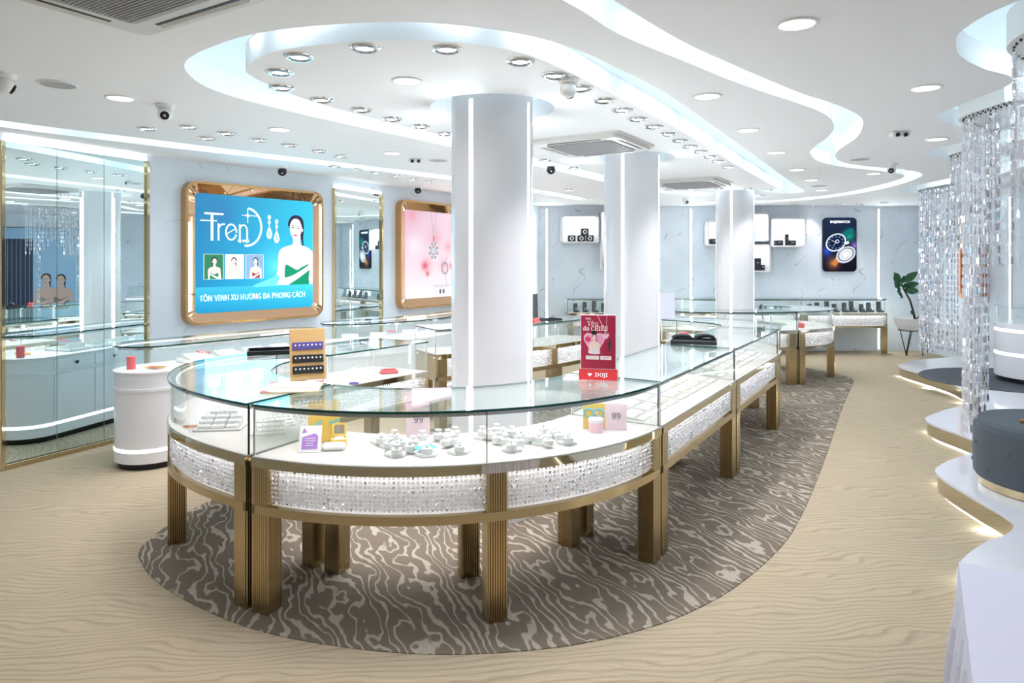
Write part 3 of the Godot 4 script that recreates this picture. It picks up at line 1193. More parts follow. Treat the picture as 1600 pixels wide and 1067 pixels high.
func island() -> void:
	var grp := "glass counters of the front island"
	# rounded front, from the left seam to the right seam
	glass_counter("glass_counter", "curved front glass counter with ring stands and pink cards, beaded apron and gold legs", arc_path(1.535, 85.0, 0.6, 48), arc_path(0.98, 85.0, 0.6, 48), [0.024, 0.51, 0.98], [0.042, 0.5, 0.94], [0.51], grp)
	# rounded left piece
	glass_counter("glass_counter", "curved left glass counter under the kraft jewellery board, blue poster mirrored in its top",
		iso_path([[-1.345, -0.22], [-1.365, -0.45], [-1.36, -0.64], [-1.31, -0.86], [-1.2, -1.03], [-1.05, -1.18], [-0.87, -1.31], [-0.66, -1.415], [-0.366, -1.49], [-0.06, -1.525], [0.098, -1.532]], 48),
		iso_path([[-0.79, -0.22], [-0.80, -0.4], [-0.78, -0.56], [-0.72, -0.68], [-0.64, -0.78], [-0.557, -0.86], [-0.44, -0.92], [-0.3, -0.955], [-0.18, -0.97], [-0.05, -0.975], [0.063, -0.98]], 48),
		[0.03, 0.53, 0.976], [0.06, 0.95], [0.5], grp)
	# straight left arm behind it
	glass_counter("glass_counter", "short straight glass counter arm left of the near column, with a red tray inside",
		iso_path([[-1.27, 0.76], [-1.3, 0.4], [-1.34, -0.19]], 12), iso_path([[-0.70, 0.80], [-0.74, 0.4], [-0.785, -0.19]], 12), [0.06, 0.94], [0.06, 0.94], [0.5], grp)
	# two straight right counters
	glass_counter("glass_counter", "straight right glass counter joined to the rounded front, behind the red promotion stand",
		iso_path([[1.535, 0.01], [1.535, 0.8], [1.535, 1.645]], 12), iso_path([[0.98, 0.01], [0.98, 0.8], [0.98, 1.645]], 12), [0.03, 0.965], [0.04, 0.96], [], grp)
	glass_counter("glass_counter", "second straight right glass counter, with a dark tray on its near end",
		iso_path([[1.535, 1.665], [1.535, 2.5], [1.535, 3.32]], 12), iso_path([[0.98, 1.665], [0.98, 2.5], [0.98, 3.32]], 12), [0.04, 0.965], [0.04, 0.96], [], grp)
	# hooked far end
	glass_counter("glass_counter", "hooked far-end glass counter of the island, seen right of the middle column",
		iso_path([[1.535, 3.335], [1.5, 3.65], [1.38, 3.95], [1.15, 4.2], [0.8, 4.34], [0.207, 4.37]], 30), iso_path([[0.98, 3.335], [0.96, 3.45], [0.90, 3.56], [0.76, 3.68], [0.55, 3.765], [0.207, 3.81]], 30), [0.05, 0.5, 0.95], [0.06, 0.94], [0.5], grp)
	# counters of the far island
	var g2 := "glass counters of the far island"
	var pf := [Vector2(-0.72, 6.48), Vector2(-0.25, 6.76), Vector2(0.246, 7.1), Vector2(0.55, 7.4), Vector2(0.79, 7.68), Vector2(1.02, 8.0)]
	var pb := [Vector2(-0.98, 6.93), Vector2(-0.52, 7.2), Vector2(-0.08, 7.5), Vector2(0.17, 7.75), Vector2(0.36, 7.98), Vector2(0.55, 8.25)]
	glass_counter("glass_counter", "curved glass counter behind the near column, its beaded gold side towards the viewer", resample(smooth_path(pf, 5), 30), resample(smooth_path(pb, 5), 30), [0.03, 0.62, 0.97], [0.05, 0.95], [0.5], g2)
	var qf := [Vector2(1.95, 9.1), Vector2(2.15, 8.86), Vector2(2.45, 8.72), Vector2(3.0, 8.68), Vector2(3.68, 8.80)]
	var qb := [Vector2(2.45, 9.42), Vector2(2.5, 9.3), Vector2(2.62, 9.24), Vector2(3.0, 9.2), Vector2(3.5, 9.28)]
	glass_counter("glass_counter", "far island glass counter in front of the farthest column", resample(smooth_path(qf, 5), 24), resample(smooth_path(qb, 5), 24), [0.04, 0.5, 0.97], [0.95], [0.5], g2)
	var rf := [Vector2(3.70, 8.805), Vector2(4.02, 8.95), Vector2(4.28, 9.15), Vector2(4.45, 9.42), Vector2(4.49, 9.75), Vector2(4.38, 10.1), Vector2(4.15, 10.35), Vector2(3.85, 10.5)]
	var rb := [Vector2(3.52, 9.285), Vector2(3.68, 9.36), Vector2(3.82, 9.46), Vector2(3.92, 9.6), Vector2(3.94, 9.75), Vector2(3.89, 9.88), Vector2(3.8, 9.95), Vector2(3.68, 10.0)]
	glass_counter("glass_counter", "rounded right end of the far island, glass counter with a pink box inside", resample(smooth_path(rf, 5), 30), resample(smooth_path(rb, 5), 30), [0.03, 0.42, 0.97], [0.95], [0.5], g2)


# white cabinet counter with a glass case on top
func white_counter(label: String, outline: PackedVector2Array, doors: Array) -> void:
	var c := Vector2.ZERO
	for p in outline:
		c += p
	c /= outline.size()
	var t := thing("cabinet_counter", label, "display counter", p3(c), 0, "white glass-topped counters along the left wall")
	var g := Geo.new()
	g.extrude(shrink(outline, 0.035), 0.0, 0.05, plan_xf(), true)
	part("plinth", g, M.black, t)
	g = Geo.new()
	g.extrude(shrink(outline, 0.006), 0.05, 0.135, plan_xf(), true)
	part("base", g, M.cabinet_white, t)
	g = Geo.new()
	g.extrude(shrink(outline, 0.004), 0.137, 0.158, plan_xf(), true)
	part("led_strip", g, M.led_white, t)
	g = Geo.new()
	g.extrude(shrink(outline, 0.008), 0.16, 0.60, plan_xf(), true)
	part("body", g, M.cabinet_white, t)
	g = Geo.new()
	g.extrude(outline, 0.60, 0.622, plan_xf(), true)
	part("moulding", g, M.cabinet_white, t)
	g = Geo.new()
	g.extrude(shrink(outline, 0.006), 0.622, 0.735, plan_xf(), true)
	part("drawer_band", g, M.cabinet_white, t)
	g = Geo.new()
	g.extrude(shrink(outline, -0.002), 0.735, 0.75, plan_xf(), true)
	part("deck", g, M.satin_white, t)
	var inn := shrink(outline, 0.014)
	g = Geo.new()
	g.sides(inn, 0.75, TOP - 0.011, plan_xf(), true, 1.0)
	part("glass_side", g, M.glass, t)
	g = Geo.new()
	g.extrude(shrink(outline, 0.003), TOP - 0.009, TOP, plan_xf(), true, 2)
	var top := part("glass_top", g, M.glass, t)
	g = Geo.new()
	g.frame(outline, shrink(outline, 0.003), TOP - 0.012, TOP, plan_xf())
	var edge := MeshInstance3D.new()
	edge.name = "glass_edge"
	edge.mesh = g.mesh(-t.position)
	edge.material_override = M.glass_edge
	top.add_child(edge, true)
	g = Geo.new()
	g.frame(shrink(outline, 0.02), shrink(outline, 0.04), TOP - 0.03, TOP - 0.014, plan_xf())
	part("lamp_rail", g, M.chrome, t)
	g = Geo.new()
	g.frame(shrink(outline, 0.041), shrink(outline, 0.047), TOP - 0.027, TOP - 0.016, plan_xf())
	part("led_strip", g, M.led_soft, t)
	# drawers and doors on the staff side, seen in the mirror
	for d in doors:
		var a: Vector2 = d[0]
		var b: Vector2 = d[1]
		var tg := (b - a).normalized()
		var nn := Vector2(-tg.y, tg.x)
		var bs := Basis(Vector3(tg.x, 0, -tg.y), Vector3.UP, Vector3(nn.x, 0, -nn.y))
		var l := a.distance_to(b)
		var cnt := int(l / 0.42)
		for k in cnt:
			var q := a.lerp(b, (k + 0.5) / cnt) + nn * 0.004
			g = Geo.new()
			g.box(p3(q, 0.672), Vector3(l / cnt - 0.008, 0.10, 0.012), 0.002, bs)
			var dr := part("drawer", g, M.cabinet_white, t)
			g = Geo.new()
			g.lathe(PackedVector2Array([Vector2(0.006, 0.0), Vector2(0.006, 0.012), Vector2(0.016, 0.016), Vector2(0.016, 0.024), Vector2(0.0, 0.026)]), 14, Transform3D(Basis(bs.x, bs.z, -bs.y), p3(q, 0.672) + bs.z * 0.006))
			var kn := MeshInstance3D.new()
			kn.name = "knob"
			kn.mesh = g.mesh(-t.position)
			kn.material_override = M.dark_grey
			dr.add_child(kn, true)
			g = Geo.new()
			g.box(p3(q, 0.375), Vector3(l / cnt - 0.008, 0.42, 0.012), 0.002, bs)
			part("door", g, M.cabinet_white, t)


func wall_counters() -> void:
	# stadium with a round end towards the viewer
	var a := Vector2(-2.88, 5.45)
	var dir := Vector2(0.616, 0.788)
	var w := Vector2(0.788, -0.616)
	var o := PackedVector2Array()
	for k in 25:
		var t := PI * k / 24.0
		o.append(a + w * 0.265 * cos(t) - dir * 0.265 * sin(t))
	var b := a + dir * 1.3
	for k in 25:
		var t := PI * k / 24.0
		o.append(b - w * 0.265 * cos(t) + dir * 0.265 * sin(t))
	white_counter("white cabinet counter with a rounded end and lit glass case, beside the mirror wall", o, [[a - w * 0.259, b - w * 0.259]])
	var q := smooth_path([Vector2(-2.04, 7.3), Vector2(-1.98, 7.12), Vector2(-1.77, 7.02), Vector2(-1.46, 7.14), Vector2(-1.0, 7.55), Vector2(-0.66, 8.2), Vector2(-0.28, 8.85), Vector2(-0.05, 9.3), Vector2(-0.1, 9.5), Vector2(-0.3, 9.55), Vector2(-0.5, 9.4), Vector2(-0.8, 8.95), Vector2(-1.15, 8.35), Vector2(-1.5, 7.8), Vector2(-1.85, 7.55), Vector2(-1.99, 7.45)], 5, true)
	white_counter("white wavy cabinet counter with lit glass case, below the pink lightbox", q, [])
	for p in [a + dir * 0.2, a + dir * 0.9, Vector2(-1.4, 7.4), Vector2(-0.9, 8.1)]:
		area(p3(p, TOP - 0.02), Vector3.DOWN, Vector3(dir.x, 0, -dir.y), Vector2(0.6, 0.02), Color(0.93, 0.98, 1.0), CASE_E)


func back_counters() -> void:
	var g := "narrow glass counters along the back wall"
	var z := 11.68
	glass_counter("wall_counter", "back wall glass counter holding black watch stands, between near and middle columns", resample(PackedVector2Array([Vector2(2.35, z), Vector2(0.95, z + 0.02)]), 12), resample(PackedVector2Array([Vector2(2.35, 12.17), Vector2(0.95, 12.17)]), 12), [0.04, 0.96], [], [], g, 8, false)
	glass_counter("wall_counter", "narrow glass counter on the back wall left of the farthest column", resample(PackedVector2Array([Vector2(3.75, z), Vector2(2.37, z)]), 12), resample(PackedVector2Array([Vector2(3.75, 12.17), Vector2(2.37, 12.17)]), 12), [0.04, 0.96], [], [], g, 8, false)
	glass_counter("wall_counter", "back wall glass counter with round black necklace stands, right of the farthest column", resample(PackedVector2Array([Vector2(4.93, z), Vector2(3.77, z)]), 12), resample(PackedVector2Array([Vector2(4.93, 12.17), Vector2(3.77, 12.17)]), 12), [0.04, 0.96], [], [], g, 8, false)
	glass_counter("wall_counter", "narrow glass counter on the back wall below the watch poster, at the plant end", resample(smooth_path([Vector2(6.52, 11.95), Vector2(6.45, 11.75), Vector2(6.25, z), Vector2(5.6, z), Vector2(4.95, z)], 5), 20), resample(PackedVector2Array([Vector2(6.5, 12.17), Vector2(4.95, 12.17)]), 20), [0.06, 0.96], [], [], g, 8, false)


# ---------------------------------------------------------------- flat print, computed
class Paint:
	var im: Image
	var w: int
	var h: int

	func _init(w_: int, h_: int, c: Color) -> void:
		w = w_
		h = h_
		im = Image.create(w, h, false, Image.FORMAT_RGB8)
		im.fill(c)

	func grad(tl: Color, tr: Color, bl: Color, br: Color, y0 := 0.0, y1 := 1.0) -> void:
		for y in range(int(y0 * h), int(y1 * h)):
			var fy := (float(y) / h - y0) / (y1 - y0)
			var a := tl.lerp(bl, fy)
			var b := tr.lerp(br, fy)
			for x in range(0, w, 4):
				im.fill_rect(Rect2i(x, y, 4, 1), a.lerp(b, float(x) / w))

	func poly(pts: Array, c: Color) -> void:
		var y0 := 9999.0
		var y1 := -9999.0
		for p in pts:
			y0 = minf(y0, p.y * h)
			y1 = maxf(y1, p.y * h)
		for y in range(maxi(0, int(y0)), mini(h - 1, int(y1)) + 1):
			var xs := []
			var fy := y + 0.5
			for i in pts.size():
				var a: Vector2 = pts[i] * Vector2(w, h)
				var b: Vector2 = pts[(i + 1) % pts.size()] * Vector2(w, h)
				if (a.y <= fy) != (b.y <= fy):
					xs.append(a.x + (fy - a.y) / (b.y - a.y) * (b.x - a.x))
			xs.sort()
			for k in range(0, xs.size() - 1, 2):
				var x0 := maxi(0, int(round(xs[k])))
				var x1 := mini(w, int(round(xs[k + 1])))
				if x1 > x0:
					im.fill_rect(Rect2i(x0, y, x1 - x0, 1), c)

	func ell(cx: float, cy: float, rx: float, ry: float, c: Color, turn := 0.0) -> void:
		var pts := []
		for k in 28:
			var a := TAU * k / 28
			pts.append(Vector2(cx, cy) + Vector2(cos(a) * rx, sin(a) * ry).rotated(turn))
		poly(pts, c)

	func curve(pts: Array, c: Color, sub := 6) -> void:
		# closed smooth outline
		var out := []
		var m := pts.size()
		for i in m:
			var b: Vector2 = pts[i]
			for k in sub:
				out.append(b.cubic_interpolate(pts[(i + 1) % m], pts[(i - 1 + m) % m], pts[(i + 2) % m], float(k) / sub))
		poly(out, c)

	func line(pts: Array, wd: float, c: Color) -> void:
		var ar := float(w) / h
		for i in pts.size() - 1:
			var a: Vector2 = pts[i]
			var b: Vector2 = pts[i + 1]
			var t := Vector2((b.x - a.x) * ar, b.y - a.y).normalized()
			var nn := Vector2(-t.y / ar, t.x) * wd / 2
			var e := Vector2(t.x / ar, t.y) * wd * 0.3
			poly([a + nn - e, b + nn + e, b - nn + e, a - nn - e], c)

	func arc(cx: float, cy: float, rx: float, ry: float, a0: float, a1: float, wd: float, c: Color) -> void:
		var pts := []
		for k in 25:
			var a := deg_to_rad(lerpf(a0, a1, k / 24.0))
			pts.append(Vector2(cx + cos(a) * rx, cy + sin(a) * ry))
		line(pts, wd, c)

	func blob(cx: float, cy: float, r: float, c: Color, strength: float) -> void:
		# soft spot of colour
		var R := int(r * w)
		var x0 := int(cx * w)
		var y0 := int(cy * h)
		for y in range(maxi(0, y0 - R), mini(h, y0 + R)):
			for x in range(maxi(0, x0 - R), mini(w, x0 + R)):
				var d := Vector2(x - x0, y - y0).length() / R
				if d < 1.0:
					im.set_pixel(x, y, im.get_pixel(x, y).lerp(c, strength * (1 - d) * (1 - d)))

	func tex() -> ImageTexture:
		return ImageTexture.create_from_image(im)


func screen_mat(called: String, t: Texture2D, e: float) -> StandardMaterial3D:
	return smat(called, Color.WHITE, 0.4, 0.0, {"albedo_texture": t, "albedo_color": Color(0.35, 0.35, 0.35), "metallic_specular": 0.25, "emission_enabled": true, "emission_texture": t, "emission": Color.WHITE, "emission_operator": BaseMaterial3D.EMISSION_OP_MULTIPLY, "emission_energy_multiplier": e})


func print_mat(called: String, t: Texture2D) -> StandardMaterial3D:
	return smat(called, Color.WHITE, 0.35, 0.0, {"albedo_texture": t})


func letters(text: String, height: float, m: Material, parent: Node3D, at: Vector3, bold := true, serif := false, stretch := 1.0) -> MeshInstance3D:
	var f := SystemFont.new()
	f.font_names = PackedStringArray(["Droid Serif" if serif else "Droid Sans"])
	f.font_weight = 700 if bold else 400
	# marks that the font lacks (horns, stacked accents) are added as small bars
	var marks := []
	var shown := ""
	for ch in text:
		if ch == "~":
			marks.append([shown.length(), "horn"])
			shown += "U"
			marks.append([shown.length(), "horn"])
			marks.append([shown.length(), "acute"])
			shown += "O"
		elif ch == "^":
			marks.append([shown.length(), "grave"])
			shown += "Ê"
		else:
			shown += ch
	text = shown
	var tm := TextMesh.new()
	tm.font = f
	tm.text = text
	tm.font_size = 32
	tm.pixel_size = height / 24.0
	tm.depth = 0.002
	var o := part("lettering", tm, m, parent, false)
	o.position = at
	o.scale = Vector3(stretch, 1, 1)
	if marks:
		var px := tm.pixel_size
		var total := f.get_string_size(text, HORIZONTAL_ALIGNMENT_LEFT, -1, 32).x
		var g := Geo.new()
		for k in marks:
			var x0 := f.get_string_size(text.substr(0, k[0]), HORIZONTAL_ALIGNMENT_LEFT, -1, 32).x
			var x1 := f.get_string_size(text.substr(0, k[0] + 1), HORIZONTAL_ALIGNMENT_LEFT, -1, 32).x
			var c := px * ((x0 + x1) / 2 - total / 2)
			var hw := px * (x1 - x0) / 2
			var cap := height * 0.5
			if k[1] == "horn":
				g.box(Vector3(c + hw * 0.85, cap, 0), Vector3(height * 0.14, height * 0.06, 0.002), 0.0, Basis(Vector3(0, 0, 1), 0.7))
			elif k[1] == "acute":
				g.box(Vector3(c + hw * 0.1, cap + height * 0.17, 0), Vector3(height * 0.2, height * 0.06, 0.002), 0.0, Basis(Vector3(0, 0, 1), 0.6))
			else:
				g.box(Vector3(c + hw * 0.5, cap + height * 0.28, 0), Vector3(height * 0.2, height * 0.06, 0.002), 0.0, Basis(Vector3(0, 0, 1), -0.6))
		var mk := MeshInstance3D.new()
		mk.name = "accent"
		mk.mesh = g.mesh()
		mk.material_override = m
		o.add_child(mk, true)
	return o


# a thing on a wall that runs a -> b, s metres along, y up; its z looks into the room
func on_wall(called: String, label: String, category: String, a: Vector2, b: Vector2, s: float, y: float, group := "") -> Node3D:
	var t := (b - a).normalized()
	return thing(called, label, category, p3(a + t * s, y), atan2(t.y, t.x), group)


func rect_uv(g: Geo, poly: PackedVector2Array, z: float, w: float, h: float) -> void:
	var at := g.v.size()
	g.use_uv = true
	g.extrude(poly, z - 0.004, z, Transform3D.IDENTITY, false, 2)
	g.uv.resize(g.v.size())
	for i in range(at, g.v.size()):
		g.uv[i] = Vector2(g.v[i].x / w + 0.5, 0.5 - g.v[i].y / h)


func woman(p: Paint, cx: float, cy: float, s: float, ar: float, skin: Color, hair: Color, dress: Color, flip := 1.0) -> void:
	# portrait to the waist; s = head height as a share of the picture's height; ar = width over height
	var f := func(x: float, y: float) -> Vector2: return Vector2(cx + x * s / ar * flip, cy + y * s)
	# hair at the back, drawn up with a tail behind
	p.curve([f.call(-0.36, -0.1), f.call(-0.3, -0.48), f.call(0.02, -0.66), f.call(0.36, -0.5), f.call(0.44, -0.05), f.call(0.4, 0.35), f.call(0.42, 0.85), f.call(0.34, 0.9), f.call(0.26, 0.4)], hair)
	# neck and shoulders
	p.curve([f.call(-0.14, 0.3), f.call(-0.16, 0.66), f.call(-0.62, 0.82), f.call(-0.86, 1.05), f.call(-0.9, 1.6), f.call(-0.98, 2.3), f.call(-0.8, 2.75), f.call(0.9, 2.75), f.call(0.98, 2.2), f.call(1.02, 1.5), f.call(0.96, 1.08), f.call(0.66, 0.82), f.call(0.26, 0.66), f.call(0.24, 0.25)], skin)
	# dress
	p.curve([f.call(-0.52, 1.62), f.call(-0.2, 1.72), f.call(0.08, 1.84), f.call(0.36, 1.7), f.call(0.72, 1.62), f.call(0.7, 2.2), f.call(0.62, 2.75), f.call(-0.5, 2.75), f.call(-0.56, 2.2)], dress)
	# forearm across the front, hand to the shoulder
	p.curve([f.call(-0.95, 2.3), f.call(-0.75, 2.65), f.call(-0.1, 2.36), f.call(0.5, 2.0), f.call(0.9, 1.7), f.call(0.98, 1.5), f.call(0.8, 1.55), f.call(0.4, 1.8), f.call(-0.2, 2.1)], skin.lightened(0.15))
	for k in 4:
		p.line([f.call(0.72 + 0.05 * k, 1.66 - 0.02 * k), f.call(0.86 + 0.06 * k, 1.45 + 0.03 * k)], s * 0.035, skin.darkened(0.04 * k))
	# face
	p.curve([f.call(-0.3, -0.15), f.call(-0.2, -0.46), f.call(0.05, -0.54), f.call(0.28, -0.4), f.call(0.33, -0.05), f.call(0.24, 0.25), f.call(0.04, 0.45), f.call(-0.14, 0.38), f.call(-0.28, 0.12)], skin.lightened(0.1))
	# hair over the brow
	p.curve([f.call(-0.34, -0.12), f.call(-0.3, -0.5), f.call(0.02, -0.66), f.call(0.36, -0.5), f.call(0.4, -0.02), f.call(0.31, -0.18), f.call(0.2, -0.42), f.call(0.0, -0.5), f.call(-0.2, -0.4)], hair)
	p.ell(f.call(-0.15, -0.08).x, f.call(0, -0.08).y, 0.055 * s / ar, 0.022 * s, hair)
	p.ell(f.call(0.13, -0.06).x, f.call(0, -0.06).y, 0.055 * s / ar, 0.022 * s, hair)
	p.line([f.call(-0.23, -0.16), f.call(-0.08, -0.17)], 0.02 * s, hair.lightened(0.15))
	p.line([f.call(0.06, -0.15), f.call(0.22, -0.14)], 0.02 * s, hair.lightened(0.15))
	p.line([f.call(-0.03, -0.05), f.call(-0.06, 0.12), f.call(0.0, 0.13)], 0.012 * s, skin.darkened(0.15))
	p.ell(f.call(-0.02, 0.26).x, f.call(0, 0.26).y, 0.1 * s / ar, 0.032 * s, Color(0.85, 0.25, 0.35))
	p.ell(f.call(0.36, 0.02).x, f.call(0, 0.02).y, 0.035 * s / ar, 0.08 * s, skin)


func trend_poster() -> Texture2D:
	var p := Paint.new(1000, 880, Color.WHITE)
	p.grad(Color(0.20, 0.48, 0.66), Color(0.22, 0.74, 0.86), Color(0.13, 0.55, 0.74), Color(0.2, 0.8, 0.93))
	p.blob(0.65, 0.62, 0.3, Color(0.45, 0.9, 0.98), 0.8)
	p.blob(0.2, 0.15, 0.22, Color(0.22, 0.44, 0.66), 0.7)
	var white := Color(0.97, 0.99, 1.0)
	# the big word, drawn with strokes
	p.line([Vector2(0.07, 0.165), Vector2(0.21, 0.165)], 0.016, white)
	p.line([Vector2(0.04, 0.225), Vector2(0.16, 0.225)], 0.010, white)
	p.line([Vector2(0.125, 0.165), Vector2(0.125, 0.385)], 0.022, white)
	p.line([Vector2(0.175, 0.25), Vector2(0.175, 0.385)], 0.016, white)
	p.arc(0.215, 0.30, 0.04, 0.05, 180, 280, 0.013, white)
	p.arc(0.275, 0.315, 0.042, 0.066, 20, 360, 0.014, white)
	p.line([Vector2(0.235, 0.335), Vector2(0.315, 0.28)], 0.008, white)
	p.line([Vector2(0.345, 0.25), Vector2(0.345, 0.385)], 0.016, white)
	p.arc(0.375, 0.30, 0.03, 0.05, 180, 360, 0.013, white)
	p.line([Vector2(0.405, 0.30), Vector2(0.405, 0.385)], 0.016, white)
	p.arc(0.40, 0.265, 0.125, 0.165, -80, 95, 0.019, white)
	p.line([Vector2(0.41, 0.10), Vector2(0.41, 0.23)], 0.007, white)
	p.line([Vector2(0.365, 0.165), Vector2(0.50, 0.165)], 0.007, white)
	p.curve([Vector2(0.41, 0.13), Vector2(0.418, 0.157), Vector2(0.44, 0.165), Vector2(0.418, 0.173), Vector2(0.41, 0.2), Vector2(0.402, 0.173), Vector2(0.38, 0.165), Vector2(0.402, 0.157)], white, 1)
	# pair of drop earrings
	for e in [[0.595, 0.0], [0.66, 0.035]]:
		var x: float = e[0]
		var y: float = e[1]
		p.ell(x, 0.17 + y, 0.014, 0.022, white)
		p.ell(x, 0.215 + y, 0.012, 0.02, Color(0.9, 0.97, 1.0))
		p.line([Vector2(x, 0.23 + y), Vector2(x, 0.27 + y)], 0.006, white)
		p.curve([Vector2(x, 0.255 + y), Vector2(x + 0.024, 0.315 + y), Vector2(x + 0.017, 0.355 + y), Vector2(x, 0.365 + y), Vector2(x - 0.017, 0.355 + y), Vector2(x - 0.024, 0.315 + y)], white)
		p.curve([Vector2(x, 0.285 + y), Vector2(x + 0.012, 0.32 + y), Vector2(x, 0.345 + y), Vector2(x - 0.012, 0.32 + y)], Color(0.62, 0.82, 0.9))
	# three small portraits
	var bgs := [Color(0.2, 0.5, 0.36), Color(0.93, 0.94, 0.96), Color(0.55, 0.68, 0.82)]
	var drs := [Color(0.12, 0.55, 0.38), Color(0.9, 0.9, 0.93), Color(0.62, 0.30, 0.32)]
	for k in 3:
		var x0 := 0.065 + 0.165 * k
		p.poly([Vector2(x0 - 0.004, 0.506), Vector2(x0 + 0.149, 0.506), Vector2(x0 + 0.149, 0.719), Vector2(x0 - 0.004, 0.719)], white)
		var sub := Paint.new(146, 184, bgs[k])
		woman(sub, 0.55 if k != 1 else 0.45, 0.3, 0.28, 146.0 / 184.0, Color(0.93, 0.84, 0.82), Color(0.17, 0.15, 0.2), drs[k], -1.0 if k == 0 else 1.0)
		p.im.blit_rect(sub.im, Rect2i(0, 0, 146, 184), Vector2i(int(x0 * 1000), int(0.509 * 880)))
	woman(p, 0.835, 0.27, 0.205, 1000.0 / 880.0, Color(0.93, 0.87, 0.89), Color(0.18, 0.20, 0.30), Color(0.08, 0.58, 0.42))
	# lower band
	p.grad(Color(0.25, 0.70, 0.84), Color(0.28, 0.82, 0.92), Color(0.12, 0.56, 0.75), Color(0.16, 0.66, 0.82), 0.785, 1.0)
	p.curve([Vector2(0.45, 0.79), Vector2(0.56, 0.74), Vector2(0.68, 0.70), Vector2(0.66, 0.78), Vector2(0.6, 0.79)], Color(0.45, 0.88, 0.95))
	return p.tex()


func pink_poster() -> Texture2D:
	var p := Paint.new(900, 760, Color(0.96, 0.86, 0.90))
	p.grad(Color(0.88, 0.72, 0.80), Color(0.97, 0.9, 0.93), Color(0.98, 0.95, 0.96), Color(0.98, 0.95, 0.97))
	for b in [[0.1, 0.05, 0.16], [0.42, 0.3, 0.2], [0.55, 0.62, 0.14], [0.3, 0.62, 0.16], [0.75, 0.2, 0.2], [0.9, 0.5, 0.2], [0.62, 0.4, 0.12]]:
		p.blob(b[0], b[1], b[2], Color(0.93, 0.60, 0.66), 0.75)
	for b in [[0.27, 0.63, 0.08], [0.31, 0.72, 0.05], [0.68, 0.63, 0.07]]:
		p.blob(b[0], b[1], b[2], Color(0.86, 0.25, 0.35), 0.9)
	p.blob(0.12, 0.4, 0.2, Color(1, 0.96, 0.97), 0.8)
	var c := Color(0.62, 0.62, 0.66)
	for x in [0.36, 0.44]:
		p.line([Vector2(x, 0.0), Vector2(0.385 if x < 0.4 else 0.415, 0.2)], 0.006, c)
	p.poly([Vector2(0.385, 0.2), Vector2(0.415, 0.2), Vector2(0.41, 0.3), Vector2(0.39, 0.3)], c.lightened(0.4))
	p.line([Vector2(0.4, 0.29), Vector2(0.4, 0.36)], 0.012, c.darkened(0.3))
	for k in 16:
		var a := TAU * k / 16
		p.ell(0.4 + 0.06 * cos(a), 0.45 + 0.085 * sin(a), 0.014, 0.018, c if k % 2 else Color(0.85, 0.87, 0.9))
	p.ell(0.4, 0.45, 0.035, 0.05, Color(0.82, 0.84, 0.88))
	p.arc(0.4, 0.45, 0.035, 0.05, 0, 360, 0.008, c.darkened(0.25))
	for k in 12:
		var a := TAU * k / 12
		p.ell(0.57 + 0.045 * cos(a), 0.66 + 0.065 * sin(a), 0.011, 0.014, c)
	p.line([Vector2(0.57, 0.73), Vector2(0.6, 0.86)], 0.006, c)
	p.line([Vector2(0.62, 0.5), Vector2(0.57, 0.6)], 0.006, c)
	p.grad(Color(0.97, 0.95, 0.96), Color(0.98, 0.96, 0.97), Color(0.97, 0.95, 0.97), Color(0.97, 0.95, 0.97), 0.88, 1.0)
	p.line([Vector2(0.4, 0.865), Vector2(0.66, 0.865)], 0.005, c)
	p.line([Vector2(0.43, 0.885), Vector2(0.62, 0.885)], 0.005, c)
	for x in [0.5, 0.55]:
		p.ell(x, 0.935, 0.016, 0.03, Color(0.45, 0.47, 0.55))
	return p.tex()


